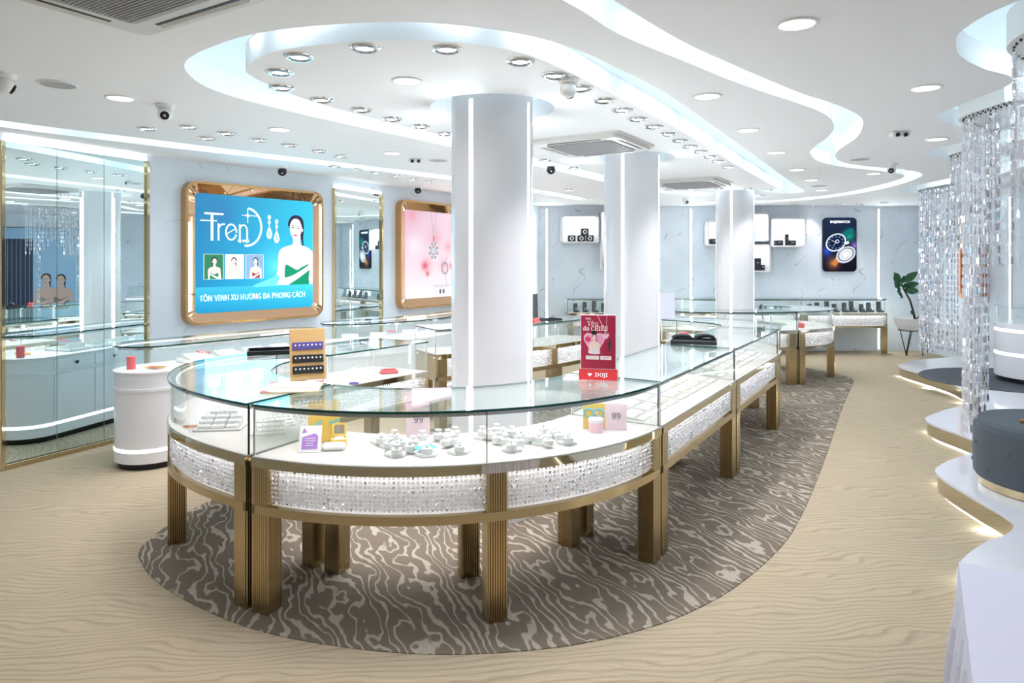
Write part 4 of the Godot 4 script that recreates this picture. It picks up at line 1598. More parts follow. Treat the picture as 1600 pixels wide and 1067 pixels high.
func watch_poster() -> Texture2D:
	var p := Paint.new(480, 760, Color(0.08, 0.11, 0.2))
	p.grad(Color(0.10, 0.17, 0.29), Color(0.09, 0.14, 0.25), Color(0.06, 0.05, 0.10), Color(0.05, 0.04, 0.09))
	p.blob(0.78, 0.33, 0.38, Color(0.1, 0.75, 0.62), 0.85)
	p.blob(0.1, 0.63, 0.34, Color(0.2, 0.35, 0.9), 0.85)
	p.blob(0.95, 0.52, 0.24, Color(0.75, 0.5, 0.95), 0.85)
	p.blob(0.3, 0.85, 0.36, Color(0.95, 0.6, 0.3), 0.75)
	p.blob(0.2, 0.55, 0.2, Color(0.55, 0.4, 0.95), 0.6)
	var s := Color(0.86, 0.9, 0.94)
	# blue-dialled watch
	p.line([Vector2(0.6, 0.33), Vector2(0.86, 0.24)], 0.1, Color(0.05, 0.4, 0.4))
	p.ell(0.38, 0.46, 0.31, 0.165, s, -0.15)
	p.ell(0.38, 0.46, 0.27, 0.143, Color(0.05, 0.10, 0.22), -0.15)
	p.arc(0.38, 0.46, 0.2, 0.105, 0, 360, 0.004, Color(0.3, 0.5, 0.75))
	for k in 12:
		var a := TAU * k / 12
		p.line([Vector2(0.38 + 0.21 * cos(a), 0.46 + 0.112 * sin(a)), Vector2(0.38 + 0.245 * cos(a), 0.46 + 0.13 * sin(a))], 0.007, s)
	p.ell(0.42, 0.44, 0.06, 0.036, s)
	p.ell(0.42, 0.44, 0.04, 0.024, Color(0.15, 0.2, 0.35))
	p.line([Vector2(0.38, 0.46), Vector2(0.25, 0.42)], 0.008, s)
	p.line([Vector2(0.38, 0.46), Vector2(0.3, 0.53)], 0.006, s)
	p.poly([Vector2(0.66, 0.46), Vector2(0.76, 0.43), Vector2(0.78, 0.48), Vector2(0.68, 0.5)], s)
	# silver watch back below
	p.line([Vector2(0.45, 0.76), Vector2(0.33, 0.86)], 0.1, Color(0.75, 0.45, 0.22))
	p.ell(0.68, 0.69, 0.3, 0.15, Color(0.75, 0.78, 0.82), -0.2)
	p.ell(0.68, 0.685, 0.25, 0.122, Color(0.45, 0.5, 0.55), -0.2)
	p.ell(0.68, 0.685, 0.2, 0.1, Color(0.92, 0.93, 0.95), -0.2)
	p.ell(0.68, 0.685, 0.15, 0.075, Color(0.62, 0.66, 0.7), -0.2)
	p.ell(0.68, 0.685, 0.12, 0.06, Color(0.93, 0.94, 0.96), -0.2)
	return p.tex()


func lightbox(label: String, a: Vector2, b: Vector2, s: float, w: float, h: float, yc: float, border: float, tex: Texture2D, e: float, name_: String) -> Node3D:
	var t := on_wall("lightbox", label, "lightbox", a, b, s, yc)
	var r := 0.12
	var g := Geo.new()
	g.frame(rrect(w, h, r), rrect(w - 0.05, h - 0.05, r - 0.02), 0.0, 0.10, Transform3D.IDENTITY)
	part("frame", g, M.gold_frame, t, false)
	g = Geo.new()
	g.frame(rrect(w - 0.05, h - 0.05, r - 0.02), rrect(w - 2 * border, h - 2 * border, 0.04), 0.02, 0.10, Transform3D.IDENTITY, 0.055)
	part("mirrored_bezel", g, M.rose_mirror, t, false)
	g = Geo.new()
	var sw := w - 2 * border
	var sh := h - 2 * border
	rect_uv(g, rrect(sw + 0.004, sh + 0.004, 0.04), 0.058, sw + 0.004, sh + 0.004)
	part("screen", g, screen_mat(name_, tex, e), t, false)
	var l := AreaLight3D.new()
	l.name = numbered("screen_light")
	l.area_size = Vector2(sw * 0.9, sh * 0.9)
	l.light_energy = 0.5
	l.light_color = Color(0.6, 0.9, 1.0) if name_ == "trend_screen" else Color(1, 0.93, 0.95)
	l.shadow_enabled = true
	t.add_child(l, true)
	l.position = Vector3(0, 0, 0.11)
	l.rotation.y = PI
	return t


func wall_mirror(label: String, a: Vector2, b: Vector2, panels: int, y1: float) -> void:
	var t := on_wall("wall_mirror", label, "mirror", a, b, a.distance_to(b) / 2, 0.0)
	var w := a.distance_to(b)
	for k in panels:
		var g := Geo.new()
		g.box(Vector3(-w / 2 + w * (k + 0.5) / panels, (y1 + 0.03) / 2 + 0.015, 0.012), Vector3(w / panels - 0.003, y1 - 0.03, 0.008), 0.001)
		part("mirror_panel", g, M.mirror, t, false)
	for e in [-1, 1]:
		var g := Geo.new()
		g.box(Vector3(e * (w / 2 + 0.013), y1 / 2, 0.02), Vector3(0.03, y1, 0.04), 0.003)
		part("gold_edge", g, M.gold_mirror, t, false)
	var g2 := Geo.new()
	g2.box(Vector3(0, 0.02, 0.022), Vector3(w, 0.04, 0.03), 0.003)
	part("gold_edge", g2, M.gold, t, false)
	g2 = Geo.new()
	g2.box(Vector3(0, y1 + 0.022, 0.02), Vector3(w, 0.035, 0.025), 0.003)
	part("led_strip", g2, M.led_white, t, false)


func wall_things() -> void:
	wall_mirror("tall three-panel mirror with gold edges at the left end of the left wall", W0, W1, 3, 2.52)
	wall_mirror("narrow tall mirror with gold edges between the blue and the pink lightbox", W2 + (W3 - W2) * 0.02, W3, 1, 2.45)
	var t := lightbox("blue lightbox with a portrait of a woman in green, in a rounded gold frame", W1, W2, 1.12, 1.57, 1.40, 1.677, 0.115, trend_poster(), 0.9, "trend_screen")
	letters("by DOJI", 0.026, M.letter_white, t, Vector3(-0.17, 0.13, 0.0605))
	letters("TÔN VINH XU H~NG ĐA PHONG CÁCH", 0.056, M.letter_white, t, Vector3(-0.03, -0.445, 0.0605), false, false, 0.9)
	lightbox("pink lightbox with pendant and flowers in a rounded gold frame, half behind the near column", W3, W4, 1.17, 1.75, 1.45, 1.69, 0.13, pink_poster(), 0.7, "pink_screen")
	# watch poster on the back wall
	t = on_wall("poster", "dark watch poster with two round watches and rounded corners on the back wall", "poster", W4, WR, 5.34, 1.895)
	var g := Geo.new()
	g.extrude(rrect(0.60, 0.96, 0.07), 0.0, 0.035, Transform3D.IDENTITY, true)
	part("panel", g, M.black, t, false)
	g = Geo.new()
	rect_uv(g, rrect(0.59, 0.95, 0.066), 0.038, 0.59, 0.95)
	part("picture", g, screen_mat("watch_screen", watch_poster(), 0.85), t, false)
	letters("DOJIWATCH", 0.045, M.letter_white, t, Vector3(0, 0.405, 0.04), true, false, 1.05)
	# vertical light lines in the back wall
	for i in 3:
		var x: float = [0.62, 3.19, 6.54][i]
		t = on_wall("light_strip", ["vertical light line on the back wall beside the near column", "vertical light line on the back wall left of the farthest column", "vertical light line on the back wall between watch poster and plant"][i], "light", W4, WR, x - W4.x, 0.0)
		g = Geo.new()
		g.box(Vector3(0, 1.28, 0.008), Vector3(0.05, 2.5, 0.016), 0.003)
		part("channel", g, M.satin_white, t, false)
		g = Geo.new()
		g.box(Vector3(0, 1.28, 0.018), Vector3(0.034, 2.5, 0.008), 0.002)
		part("diffuser", g, M.led_white, t, false)
		area(p3(Vector2(x, 12.12), 1.3), Vector3(0, 0, 1), Vector3.UP, Vector2(2.2, 0.04), Color(0.92, 0.97, 1), WALL_STRIP_E)
	# lit niches
	var boxes := [[0.86, 1.53, 1.92, 2.40, 1], [1.55, 2.0, 1.44, 2.48, 2], [3.42, 3.96, 1.87, 2.30, 3], [4.05, 4.50, 1.94, 2.44, 4], [4.05, 4.52, 1.41, 1.90, 5], [4.52, 5.15, 1.85, 2.36, 6]]
	var bl := ["white lit wall niche with four small watch boxes, between near and middle columns", "tall white lit wall niche half hidden by the middle column", "white lit wall niche just left of the farthest column", "upper white lit niche just right of the farthest column", "lower white lit niche with stacked dark boxes, right of the farthest column", "wide white lit niche with three dark boxes, left of the watch poster"]
	for i in boxes.size():
		var q: Array = boxes[i]
		niche(q[0], q[1], q[2], q[3], bl[i], i)


func niche(x0: float, x1: float, y0: float, y1: float, label: String, k: int) -> void:
	var w := x1 - x0
	var h := y1 - y0
	var d := 0.26
	var t := on_wall("display_niche", label, "display box", W4, WR, (x0 + x1) / 2 - W4.x, y0, "lit niches on the back wall")
	var up := Transform3D(Basis.IDENTITY, Vector3(0, h / 2, 0))
	var g := Geo.new()
	g.frame(rrect(w, h, 0.05), rrect(w - 0.05, h - 0.05, 0.035), 0.0, d, up)
	part("case", g, M.gloss_white, t, false)
	g = Geo.new()
	g.extrude(rrect(w - 0.05, h - 0.05, 0.035), 0.002, 0.02, up, false)
	part("back_panel", g, M.satin_white, t, false)
	g = Geo.new()
	g.box(Vector3(0, h - 0.033, 0.13), Vector3(w - 0.12, 0.012, 0.12), 0.002)
	part("led_panel", g, M.led_white, t, false)
	area(p3(Vector2((x0 + x1) / 2, 12.2 - 0.13), y1 - 0.05), Vector3.DOWN, Vector3(1, 0, 0), Vector2(w * 0.8, 0.1), Color(1, 1, 1), 0.16)
	# small dark boxes standing in it
	var layouts := [
		[[-0.14, 0, 0.13, 0.11, 1], [0.03, 0, 0.13, 0.11, 1], [0.18, 0, 0.13, 0.11, 1], [0.09, 0.112, 0.13, 0.12, 1]],
		[[-0.08, 0, 0.12, 0.16, 0]],
		[[-0.11, 0, 0.22, 0.1, 0], [0.08, 0, 0.13, 0.17, 0]],
		[[-0.07, 0, 0.16, 0.17, 2]],
		[[-0.09, 0, 0.14, 0.34, 0], [0.045, 0, 0.12, 0.22, 0], [0.14, 0, 0.06, 0.1, 0]],
		[[-0.12, 0, 0.13, 0.09, 0], [-0.04, 0.0, 0.035, 0.2, 3], [0.015, 0, 0.05, 0.2, 0], [0.11, 0, 0.12, 0.09, 0]],
	]
	var n := 0
	for b in layouts[k]:
		n += 1
		var at := p3(Vector2((x0 + x1) / 2 + b[0], 12.2 - 0.12), y0 + 0.0255 + b[1])
		var lab: String = ["small dark box in the %s" % label.replace("white lit ", ""), ""][0]
		var bt := thing("display_box", "%s dark box %s" % [["first", "second", "third", "fourth"][n - 1], ["in the niche of four watch boxes, counting from left then top", "in the tall niche by the middle column", "in the niche left of the farthest column, from the left", "in the upper niche right of the farthest column", "in the lower niche right of the farthest column, from the left", "in the wide niche left of the watch poster, from the left"][k]], "box", at, 0, "boxes in the lit niches")
		g = Geo.new()
		g.box(Vector3(0, b[3] / 2, 0), Vector3(b[2], b[3], 0.1), 0.006)
		part("case", g, [M.charcoal, M.charcoal, M.sky, M.print_white][b[4]], bt, false)
		if b[4] == 1:
			g = Geo.new()
			g.torus(Vector3(0, b[3] / 2, 0.052), 0.03, 0.007, Basis(Vector3(1, 0, 0), PI / 2), 16, 6)
			part("watch_ring", g, M.print_white, bt, false)
			g = Geo.new()
			g.lathe(PackedVector2Array([Vector2(0.0, 0.004), Vector2(0.022, 0.002), Vector2(0.024, 0.0)]), 14, Transform3D(Basis(Vector3(1, 0, 0), PI / 2), Vector3(0, b[3] / 2, 0.05)))
			part("watch_dial", g, M.dark_grey, bt, false)
		else:
			g = Geo.new()
			g.box(Vector3(0, b[3] * 0.62, 0.0505), Vector3(b[2] * 0.4, 0.012, 0.003), 0.0)
			part("badge", g, M.silver, bt, false)


# air conditioners, cameras, grilles
func cassette(label: String, c: Vector2, size: float) -> void:
	var t := thing("air_conditioner", label, "air conditioner", p3(c, CEIL), atan2(AX.y, AX.x), "ceiling cassette air conditioners")
	var up := Transform3D(Basis(Vector3(1, 0, 0), Vector3(0, 0, -1), Vector3(0, 1, 0)), Vector3.ZERO)
	var g := Geo.new()
	g.frame(rrect(size, size, 0.05), rrect(size * 0.9, size * 0.9, 0.05), -0.012, 0.0, up)
	g.frame(rrect(size * 0.93, size * 0.93, 0.05), rrect(size * 0.70, size * 0.70, 0.05), -0.045, 0.0, up)
	part("panel", g, M.ac_white, t, false)
	for k in 4:
		var b := Basis(Vector3.UP, PI / 2 * k)
		g = Geo.new()
		g.box(b * Vector3(0, -0.043, size * 0.41), Vector3(size * 0.56, 0.008, size * 0.035), 0.002, b)
		part("outlet", g, M.charcoal, t, false)
		g = Geo.new()
		g.box(b * Vector3(0, -0.049, size * 0.418), Vector3(size * 0.56, 0.003, size * 0.022), 0.001, b * Basis(Vector3(1, 0, 0), 0.35))
		part("louvre", g, M.ac_white, t, false)
	g = Geo.new()
	g.extrude(rrect(size * 0.68, size * 0.68, 0.03), -0.052, -0.02, up, true)
	var gr := part("intake_grille", g, M.grille, t, false)
	var bars := 40
	g = Geo.new()
	for i in bars:
		g.box(Vector3(size * 0.64 * ((i + 0.5) / bars - 0.5), -0.054, 0), Vector3(size * 0.006, 0.004, size * 0.64), 0.0)
	var o := MeshInstance3D.new()
	o.name = "grille_bars"
	o.mesh = g.mesh()
	o.material_override = M.grille
	gr.add_child(o, true)


func dome_camera(u: float, v: float, h: float, label: String, turn: float, dark := false) -> void:
	var p := on(u, v, CEIL)
	var t := thing("security_camera", label, "camera", p3(p, CEIL), turn, "")
	var g := Geo.new()
	g.lathe(PackedVector2Array([Vector2(0.0, -0.025), Vector2(0.045, -0.025), Vector2(0.055, -0.018), Vector2(0.057, 0.0)]), 24, Transform3D.IDENTITY)
	part("mount", g, M.satin_white, t, false)
	g = Geo.new()
	var prof := PackedVector2Array()
	for k in 11:
		var a := -PI / 2 + PI * k / 10.0
		prof.append(Vector2(cos(a) * 0.045, sin(a) * 0.045))
	g.lathe(prof, 24, Transform3D(Basis.IDENTITY, Vector3(0, -0.055, 0)))
	part("ball", g, M.charcoal if dark else M.satin_white, t, false)
	g = Geo.new()
	var look := Basis(Vector3(1, 0, 0), deg_to_rad(115))
	g.lathe(PackedVector2Array([Vector2(0.026, 0.036), Vector2(0.026, 0.048), Vector2(0.02, 0.05), Vector2(0.0, 0.05)]), 18, Transform3D(look, Vector3(0, -0.055, 0)))
	part("lens_hood", g, M.black, t, false)
	g = Geo.new()
	g.lathe(PackedVector2Array([Vector2(0.011, 0.05), Vector2(0.008, 0.054), Vector2(0.0, 0.056)]), 14, Transform3D(look, Vector3(0, -0.055, 0)))
	part("lens", g, M.steel, t, false)


func grille(u: float, v: float, label: String) -> void:
	var t := thing("ceiling_speaker", label, "speaker", p3(on(u, v, CEIL), CEIL), 0, "round ceiling speakers")
	var g := Geo.new()
	g.lathe(PackedVector2Array([Vector2(0.085, -0.007), Vector2(0.092, -0.009), Vector2(0.1, -0.004), Vector2(0.1, 0.0)]), 32, Transform3D.IDENTITY)
	part("rim", g, M.satin_white, t, false)
	g = Geo.new()
	g.lathe(PackedVector2Array([Vector2(0.0, -0.008), Vector2(0.05, -0.0075), Vector2(0.086, -0.006)]), 32, Transform3D.IDENTITY)
	part("mesh_cover", g, M.grille, t, false)


func sensor(u: float, v: float, label: String) -> void:
	var t := thing("ceiling_sensor", label, "sensor", p3(on(u, v, CEIL), CEIL), 0)
	var g := Geo.new()
	g.box(Vector3(0, -0.02, 0), Vector3(0.13, 0.04, 0.07), 0.008)
	part("housing", g, M.satin_white, t, false)
	for s in [-1, 1]:
		g = Geo.new()
		g.lathe(PackedVector2Array([Vector2(0.016, 0.0), Vector2(0.016, 0.006), Vector2(0.0, 0.009)]), 14, Transform3D(Basis(Vector3(1, 0, 0), PI / 2 + 0.5), Vector3(0.03 * s, -0.026, 0.033)))
		part("lens", g, M.black, t, false)


func ceiling_extras() -> void:
	cassette("large ceiling cassette air conditioner at the top left, nearest the viewer", Vector2(-1.535, 2.89) + (RT - AX) * 0.475, 0.95)
	cassette("ceiling cassette air conditioner between the near and the middle column", Vector2(0.66, 5.66), 0.82)
	cassette("small far ceiling cassette air conditioner, right of the middle column", Vector2(2.22, 8.45), 0.85)
	dome_camera(258, 164, 0, "white ball security camera right of the left downlight", 0.4)
	dome_camera(888, 124, 0, "white ball security camera among the spots above the near column's right", 2.9)
	dome_camera(6, 116, 0, "white ball security camera cut by the left picture edge", 2.4)
	dome_camera(441, 260, 0, "black ball security camera above the blue lightbox", 0.3, true)
	dome_camera(653, 291, 0, "black ball security camera above the pink lightbox", 0.3, true)
	dome_camera(861, 257, 0, "black ball security camera right of the near column, below the cassette", 0.0, true)
	dome_camera(1393, 256, 0, "small ball security camera by the far bend of the wavy cove", -0.6)
	dome_camera(1071, 309, 0, "small white ball security camera near the back wall, left of the farthest column", 0.5)
	grille(90, 131, "round ceiling speaker at the left, left of the dome camera")
	grille(685, 250, "round ceiling speaker just left of the near column")
	grille(1343, 248, "round ceiling speaker inside the bend of the wavy cove")
	grille(1279, 290, "small far round ceiling speaker near the farthest column")
	sensor(1405, 206, "white twin-lens ceiling sensor left of the chandeliers")
	sensor(650, 248, "white twin-lens ceiling sensor left of the near column")


# ---------------------------------------------------------------- things in and on the counters
const DECK := 0.7125
const TOPY := 0.9505


func ring_stand(at: Vector3, label: String, group: String) -> void:
	if not shared.has("stand"):
		var t := thing("ring_stand", label, "ring stand", at, 0, group)
		t.set_meta("kind_name", "ring_stand")
		var g := Geo.new()
		g.lathe(PackedVector2Array([Vector2(0.0, 0.0), Vector2(0.024, 0.0), Vector2(0.0255, 0.002), Vector2(0.0255, 0.023), Vector2(0.024, 0.025), Vector2(0.0, 0.025)]), 24, Transform3D.IDENTITY)
		part("drum", g, M.stand_white, t, false)
		g = Geo.new()
		g.torus(Vector3(0, 0.032, 0), 0.009, 0.0018, Basis(Vector3(1, 0, 0), PI / 2), 18, 6)
		part("ring_band", g, M.silver, t, false)
		g = Geo.new()
		for k in 5:
			var a := TAU * k / 5
			g.box(Vector3(cos(a) * 0.0095, 0.043, sin(a) * 0.0095), Vector3(0.015, 0.006, 0.010), 0.002, Basis(Vector3.UP, -a))
		g.lathe(PackedVector2Array([Vector2(0.0, 0.041), Vector2(0.007, 0.046), Vector2(0.0, 0.051)]), 8, Transform3D.IDENTITY, false)
		part("gem", g, M.print_white, t, false)
		g = Geo.new()
		g.box(Vector3(0, 0.027, 0), Vector3(0.012, 0.006, 0.006), 0.001)
		part("clip", g, M.satin_white, t, false)
		shared.stand = t
	else:
		dup(shared.stand, at, rng.randf() * 6.0, label, group)


func hex_plate(at: Vector3, turn: float, label: String, group: String, r := 0.075) -> void:
	var g := Geo.new()
	var p := disc(r, 6)
	g.extrude(p, 0.0, 0.010, plan_xf())
	g.extrude(disc(r - 0.004, 6), 0.010, 0.013, plan_xf())
	var o := single("display_plate", g, M.stand_white, label, "display plate", group)
	o.position = at
	o.rotation.y = turn


func card(called: String, at: Vector3, turn: float, tilt: float, w: float, h: float, m: Material, label: String, thick := 0.006, group := "", category := "card") -> Node3D:
	var t := thing(called, label, category, at, turn, group)
	var b := Basis(Vector3(1, 0, 0), tilt)
	var g := Geo.new()
	g.box(b * Vector3(0, h / 2, 0), Vector3(w, h, thick), 0.001, b)
	part("panel", g, m, t, false)
	g = Geo.new()
	# folded strut behind
	g.box(Vector3(0, h * 0.28, 0.56 * h * sin(tilt) - 0.08 * h - 0.004), Vector3(w * 0.3, h * 0.56, 0.002), 0.0, Basis(Vector3(1, 0, 0), 0.28))
	part("strut", g, m, t, false)
	return t


func tray(at: Vector3, turn: float, w: float, d: float, m: Material, label: String, group := "", h := 0.018) -> Node3D:
	var t := thing("tray", label, "tray", at, turn, group)
	var g := Geo.new()
	g.box(Vector3(0, 0.004, 0), Vector3(w, 0.008, d), 0.002)
	part("base", g, m, t, false)
	g = Geo.new()
	for s in [-1, 1]:
		g.box(Vector3(s * (w / 2 - 0.005), h / 2, 0), Vector3(0.01, h, d), 0.002)
		g.box(Vector3(0, h / 2, s * (d / 2 - 0.005)), Vector3(w, h, 0.01), 0.002)
	part("rim", g, m, t, false)
	return t


func bracelet(at: Vector3, r: float, m: Material, label: String, group: String, tilt := 0.0) -> void:
	var g := Geo.new()
	var n := 22
	for k in n:
		var a := TAU * k / n
		g.lathe(PackedVector2Array([Vector2(0.0, -0.006), Vector2(0.005, -0.003), Vector2(0.0062, 0.0), Vector2(0.005, 0.003), Vector2(0.0, 0.006)]), 6, Transform3D(Basis.IDENTITY, Vector3(cos(a) * r, 0.006 + tilt * (1 + sin(a)) * r, sin(a) * r)))
	var o := single("bracelet", g, m, label, "bracelet", group)
	o.position = at


func pad(at: Vector3, turn: float, label: String, group: String, w := 0.16, d := 0.11, h := 0.03, m: Material = null) -> void:
	# sloping white jewellery pad with rolled rows
	var t := thing("jewellery_pad", label, "jewellery pad", at, turn, group)
	var g := Geo.new()
	var poly := PackedVector2Array([Vector2(-d / 2, 0), Vector2(d / 2, 0), Vector2(d / 2, 0.008), Vector2(-d / 2, h)])
	g.extrude(poly, -w / 2, w / 2, Transform3D(Basis(Vector3(0, 0, 1), Vector3(0, 1, 0), Vector3(-1, 0, 0)), Vector3.ZERO))
	part("wedge", g, M.stand_white if m == null else m, t, false)
	g = Geo.new()
	for k in 3:
		var f := (k + 0.5) / 3.0
		var y := lerpf(h, 0.008, f)
		g.tube(PackedVector3Array([Vector3(-w * 0.45, y + 0.002, -d / 2 + d * f), Vector3(w * 0.45, y + 0.002, -d / 2 + d * f)]), 0.006, 0.006, 8)
	part("roll", g, M.stand_white if m == null else m, t, false)
	g = Geo.new()
	for k in 3:
		for j in 5:
			var f := (k + 0.5) / 3.0
			g.torus(Vector3(w * (j - 2) * 0.17, lerpf(h, 0.008, f) + 0.008, -d / 2 + d * f), 0.006, 0.0014, Basis(Vector3(0, 0, 1), PI / 2), 10, 5)
	part("rings", g, M.gem_gold if m == null else M.silver, t, false)


func facing(p: Vector2) -> float:
	# turn so that local z looks at the viewer
	return atan2(-p.x, p.y)


func display_front() -> void:
	var pd := DECK
	var s1 := [Vector2(596, 691), Vector2(620, 708.5), Vector2(627, 696), Vector2(609, 698.5), Vector2(646, 695), Vector2(667, 707), Vector2(685, 684), Vector2(700, 684), Vector2(711, 680), Vector2(697, 694.5), Vector2(718, 704), Vector2(640, 703), Vector2(616, 685), Vector2(708, 692), Vector2(660, 686)]
	s1.sort_custom(func(a, b): return a.x < b.x)
	for i in s1.size():
		ring_stand(p3(on(s1[i].x, s1[i].y + 1, pd + 0.013), pd + 0.013), "white drum ring stand in the left cluster, %s from the left" % ORD[i], "ring stands, left cluster")
	var h1 := [Vector2(619, 711), Vector2(667, 711), Vector2(717, 707), Vector2(610, 697), Vector2(657, 697), Vector2(703, 693), Vector2(596, 691), Vector2(695, 687)]
	h1.sort_custom(func(a, b): return a.x < b.x)
	for i in h1.size():
		hex_plate(p3(on(h1[i].x, h1[i].y, pd), pd), 0.3, "white hexagonal plate under the left cluster of ring stands, %s from the left" % ORD[i], "hexagonal plates, left cluster", 0.055)
	var s2 := [Vector2(754, 679), Vector2(764, 683), Vector2(776, 675), Vector2(786, 681), Vector2(800, 679), Vector2(799, 701), Vector2(814, 683), Vector2(827, 687), Vector2(849, 675), Vector2(842, 689), Vector2(866, 679), Vector2(875, 685), Vector2(888, 690), Vector2(777, 689), Vector2(790, 692), Vector2(811, 694), Vector2(857, 694)]
	s2.sort_custom(func(a, b): return a.x < b.x)
	for i in s2.size():
		ring_stand(p3(on(s2[i].x, s2[i].y + 1, pd + 0.013), pd + 0.013), "white drum ring stand in the right cluster, %s from the left" % ORD[i], "ring stands, right cluster")
	var h2 := [Vector2(800, 703), Vector2(846, 693), Vector2(820, 690), Vector2(886, 692), Vector2(755, 684), Vector2(785, 683), Vector2(860, 681)]
	h2.sort_custom(func(a, b): return a.x < b.x)
	for i in h2.size():
		hex_plate(p3(on(h2[i].x, h2[i].y, pd), pd), 0.5, "white hexagonal plate under the right cluster of ring stands, %s from the left" % ORD[i], "hexagonal plates, right cluster", 0.055)
	# small blue card lying among the stands
	var g := Geo.new()
	g.box(Vector3(0, 0.001, 0), Vector3(0.10, 0.002, 0.05), 0.0)
	var o := single("price_card", g, M.sky, "small sky-blue card lying among the left cluster of ring stands", "card")
	o.position = p3(on(664, 698, pd + 0.03), pd + 0.026)
	o.rotation.y = 0.35
	# pink cards with the 99
	for e in [[653, 682, "lone pale pink card reading 99 behind the left cluster of ring stands", 0.118, 0.165], [962, 671, "pale pink card reading 99 at the right, beside a yellow card", 0.115, 0.135]]:
		var p := on(e[0], e[1], pd)
		var t := card("price_card", p3(p, pd), facing(p), -0.05, e[3], e[4], M.pale_pink, e[2], 0.005)
		letters("99", 0.034, M.print_grey, t, Vector3(0.002, e[4] * 0.52, 0.006 - e[4] * 0.52 * 0.05), false, false)
	var py := on(928, 670, pd)
	var ty := card("price_card", p3(py, pd), facing(py), -0.05, 0.115, 0.135, M.yellow, "yellow card with two blue rings at the right, behind a round pink box", 0.005)
	for s in [-1, 1]:
		g = Geo.new()
		g.torus(Vector3(s * 0.026, 0.083, 0.0005), 0.024, 0.004, Basis(Vector3(1, 0, 0), PI / 2), 24, 6)
		part("printed_ring", g, M.sky, ty, false)
	var pr := on(931, 674, pd)
	var tr := thing("round_box", "round pink box with a white lid, before the yellow card", "box", p3(pr, pd))
	g = Geo.new()
	g.lathe(PackedVector2Array([Vector2(0.0, 0.0), Vector2(0.037, 0.0), Vector2(0.038, 0.002), Vector2(0.038, 0.06)]), 32, Transform3D.IDENTITY)
	part("drum", g, M.pink, tr, false)
	g = Geo.new()
	g.lathe(PackedVector2Array([Vector2(0.039, 0.05), Vector2(0.039, 0.066), Vector2(0.035, 0.07), Vector2(0.0, 0.07)]), 32, Transform3D.IDENTITY)
	part("lid", g, M.satin_white, tr, false)
	g = Geo.new()
	g.torus(Vector3(0, 0.085, 0), 0.013, 0.002, Basis(Vector3(1, 0, 0), PI / 2), 18, 6)
	part("ring_band", g, M.silver, tr, false)
	# yellow group at the left seam
	var yb := on(507, 690, pd)
	var t1 := card("display_board", p3(yb, pd), 0.35, -0.1, 0.15, 0.20, M.yellow, "yellow leaning display board with a teal ribbon, near the left seam", 0.008, "", "display board")
	g = Geo.new()
	g.box(Vector3(-0.045, 0.08, -0.002), Vector3(0.075, 0.014, 0.002), 0.0, Basis(Vector3(0, 0, 1), 0.6) )
	g.box(Vector3(0.05, 0.095, -0.003), Vector3(0.05, 0.014, 0.002), 0.0, Basis(Vector3(0, 0, 1), 0.35))
	part("ribbon", g, M.teal, t1, false)
	var pc := on(483, 707, pd)
	var t2 := card("leaflet", p3(pc, pd), 0.12, -0.5, 0.10, 0.125, M.print_white, "white leaflet with a violet print leaning near the left seam", 0.006, "", "leaflet")
	g = Geo.new()
	var bb := Basis(Vector3(1, 0, 0), -0.5)
	g.extrude(PackedVector2Array([Vector2(-0.036, 0.015), Vector2(0.036, 0.015), Vector2(0.036, 0.075), Vector2(0.022, 0.088), Vector2(-0.012, 0.078), Vector2(-0.036, 0.07)]), 0.0, 0.0045, Transform3D(bb, Vector3.ZERO))
	g.extrude(PackedVector2Array([Vector2(-0.04, 0.09), Vector2(-0.015, 0.095), Vector2(-0.03, 0.115)]), 0.0, 0.0045, Transform3D(bb, Vector3.ZERO))
	part("violet_print", g, M.violet, t2, false)
	g = Geo.new()
	for k in 4:
		g.box(bb * Vector3(0, 0.064 - 0.011 * k, 0.005), Vector3([0.045, 0.05, 0.03, 0.04][k], 0.003, 0.001), 0.0, bb)
	part("text_lines", g, M.print_white, t2, false)
	var wb := on(522, 702, pd)
	var t3 := thing("pillow_pad", "small white pad holding a yellow ring box, near the left seam", "pad", p3(wb, pd), 0.1)
	g = Geo.new()
	g.box(Vector3(0, 0.014, 0), Vector3(0.105, 0.028, 0.07), 0.01)
	part("cushion", g, M.satin_white, t3, false)
	var yx := wb + Vector2(0.0, 0.09)
	var t4 := thing("ring_box", "open yellow ring box with white cushion behind the white pad", "ring box", p3(yx, pd), 0.2)
	g = Geo.new()
	g.frame(rrect(0.075, 0.075, 0.012), rrect(0.058, 0.058, 0.008), 0.0, 0.03, plan_xf())
	part("base", g, M.yellow, t4, false)
	g = Geo.new()
	g.box(Vector3(0, 0.018, 0), Vector3(0.056, 0.03, 0.056), 0.008)
	part("cushion", g, M.satin_white, t4, false)
	g = Geo.new()
	var lx := Transform3D(Basis(Vector3(1, 0, 0), -0.2), Vector3(0, 0.062, -0.048))
	g.frame(rrect(0.068, 0.062, 0.012), rrect(0.048, 0.042, 0.008), 0.0, 0.02, lx)
	part("lid", g, M.yellow, t4, false)
	g = Geo.new()
	g.extrude(rrect(0.049, 0.043, 0.008), 0.001, 0.006, lx)
	part("lid_lining", g, M.grille, t4, false)


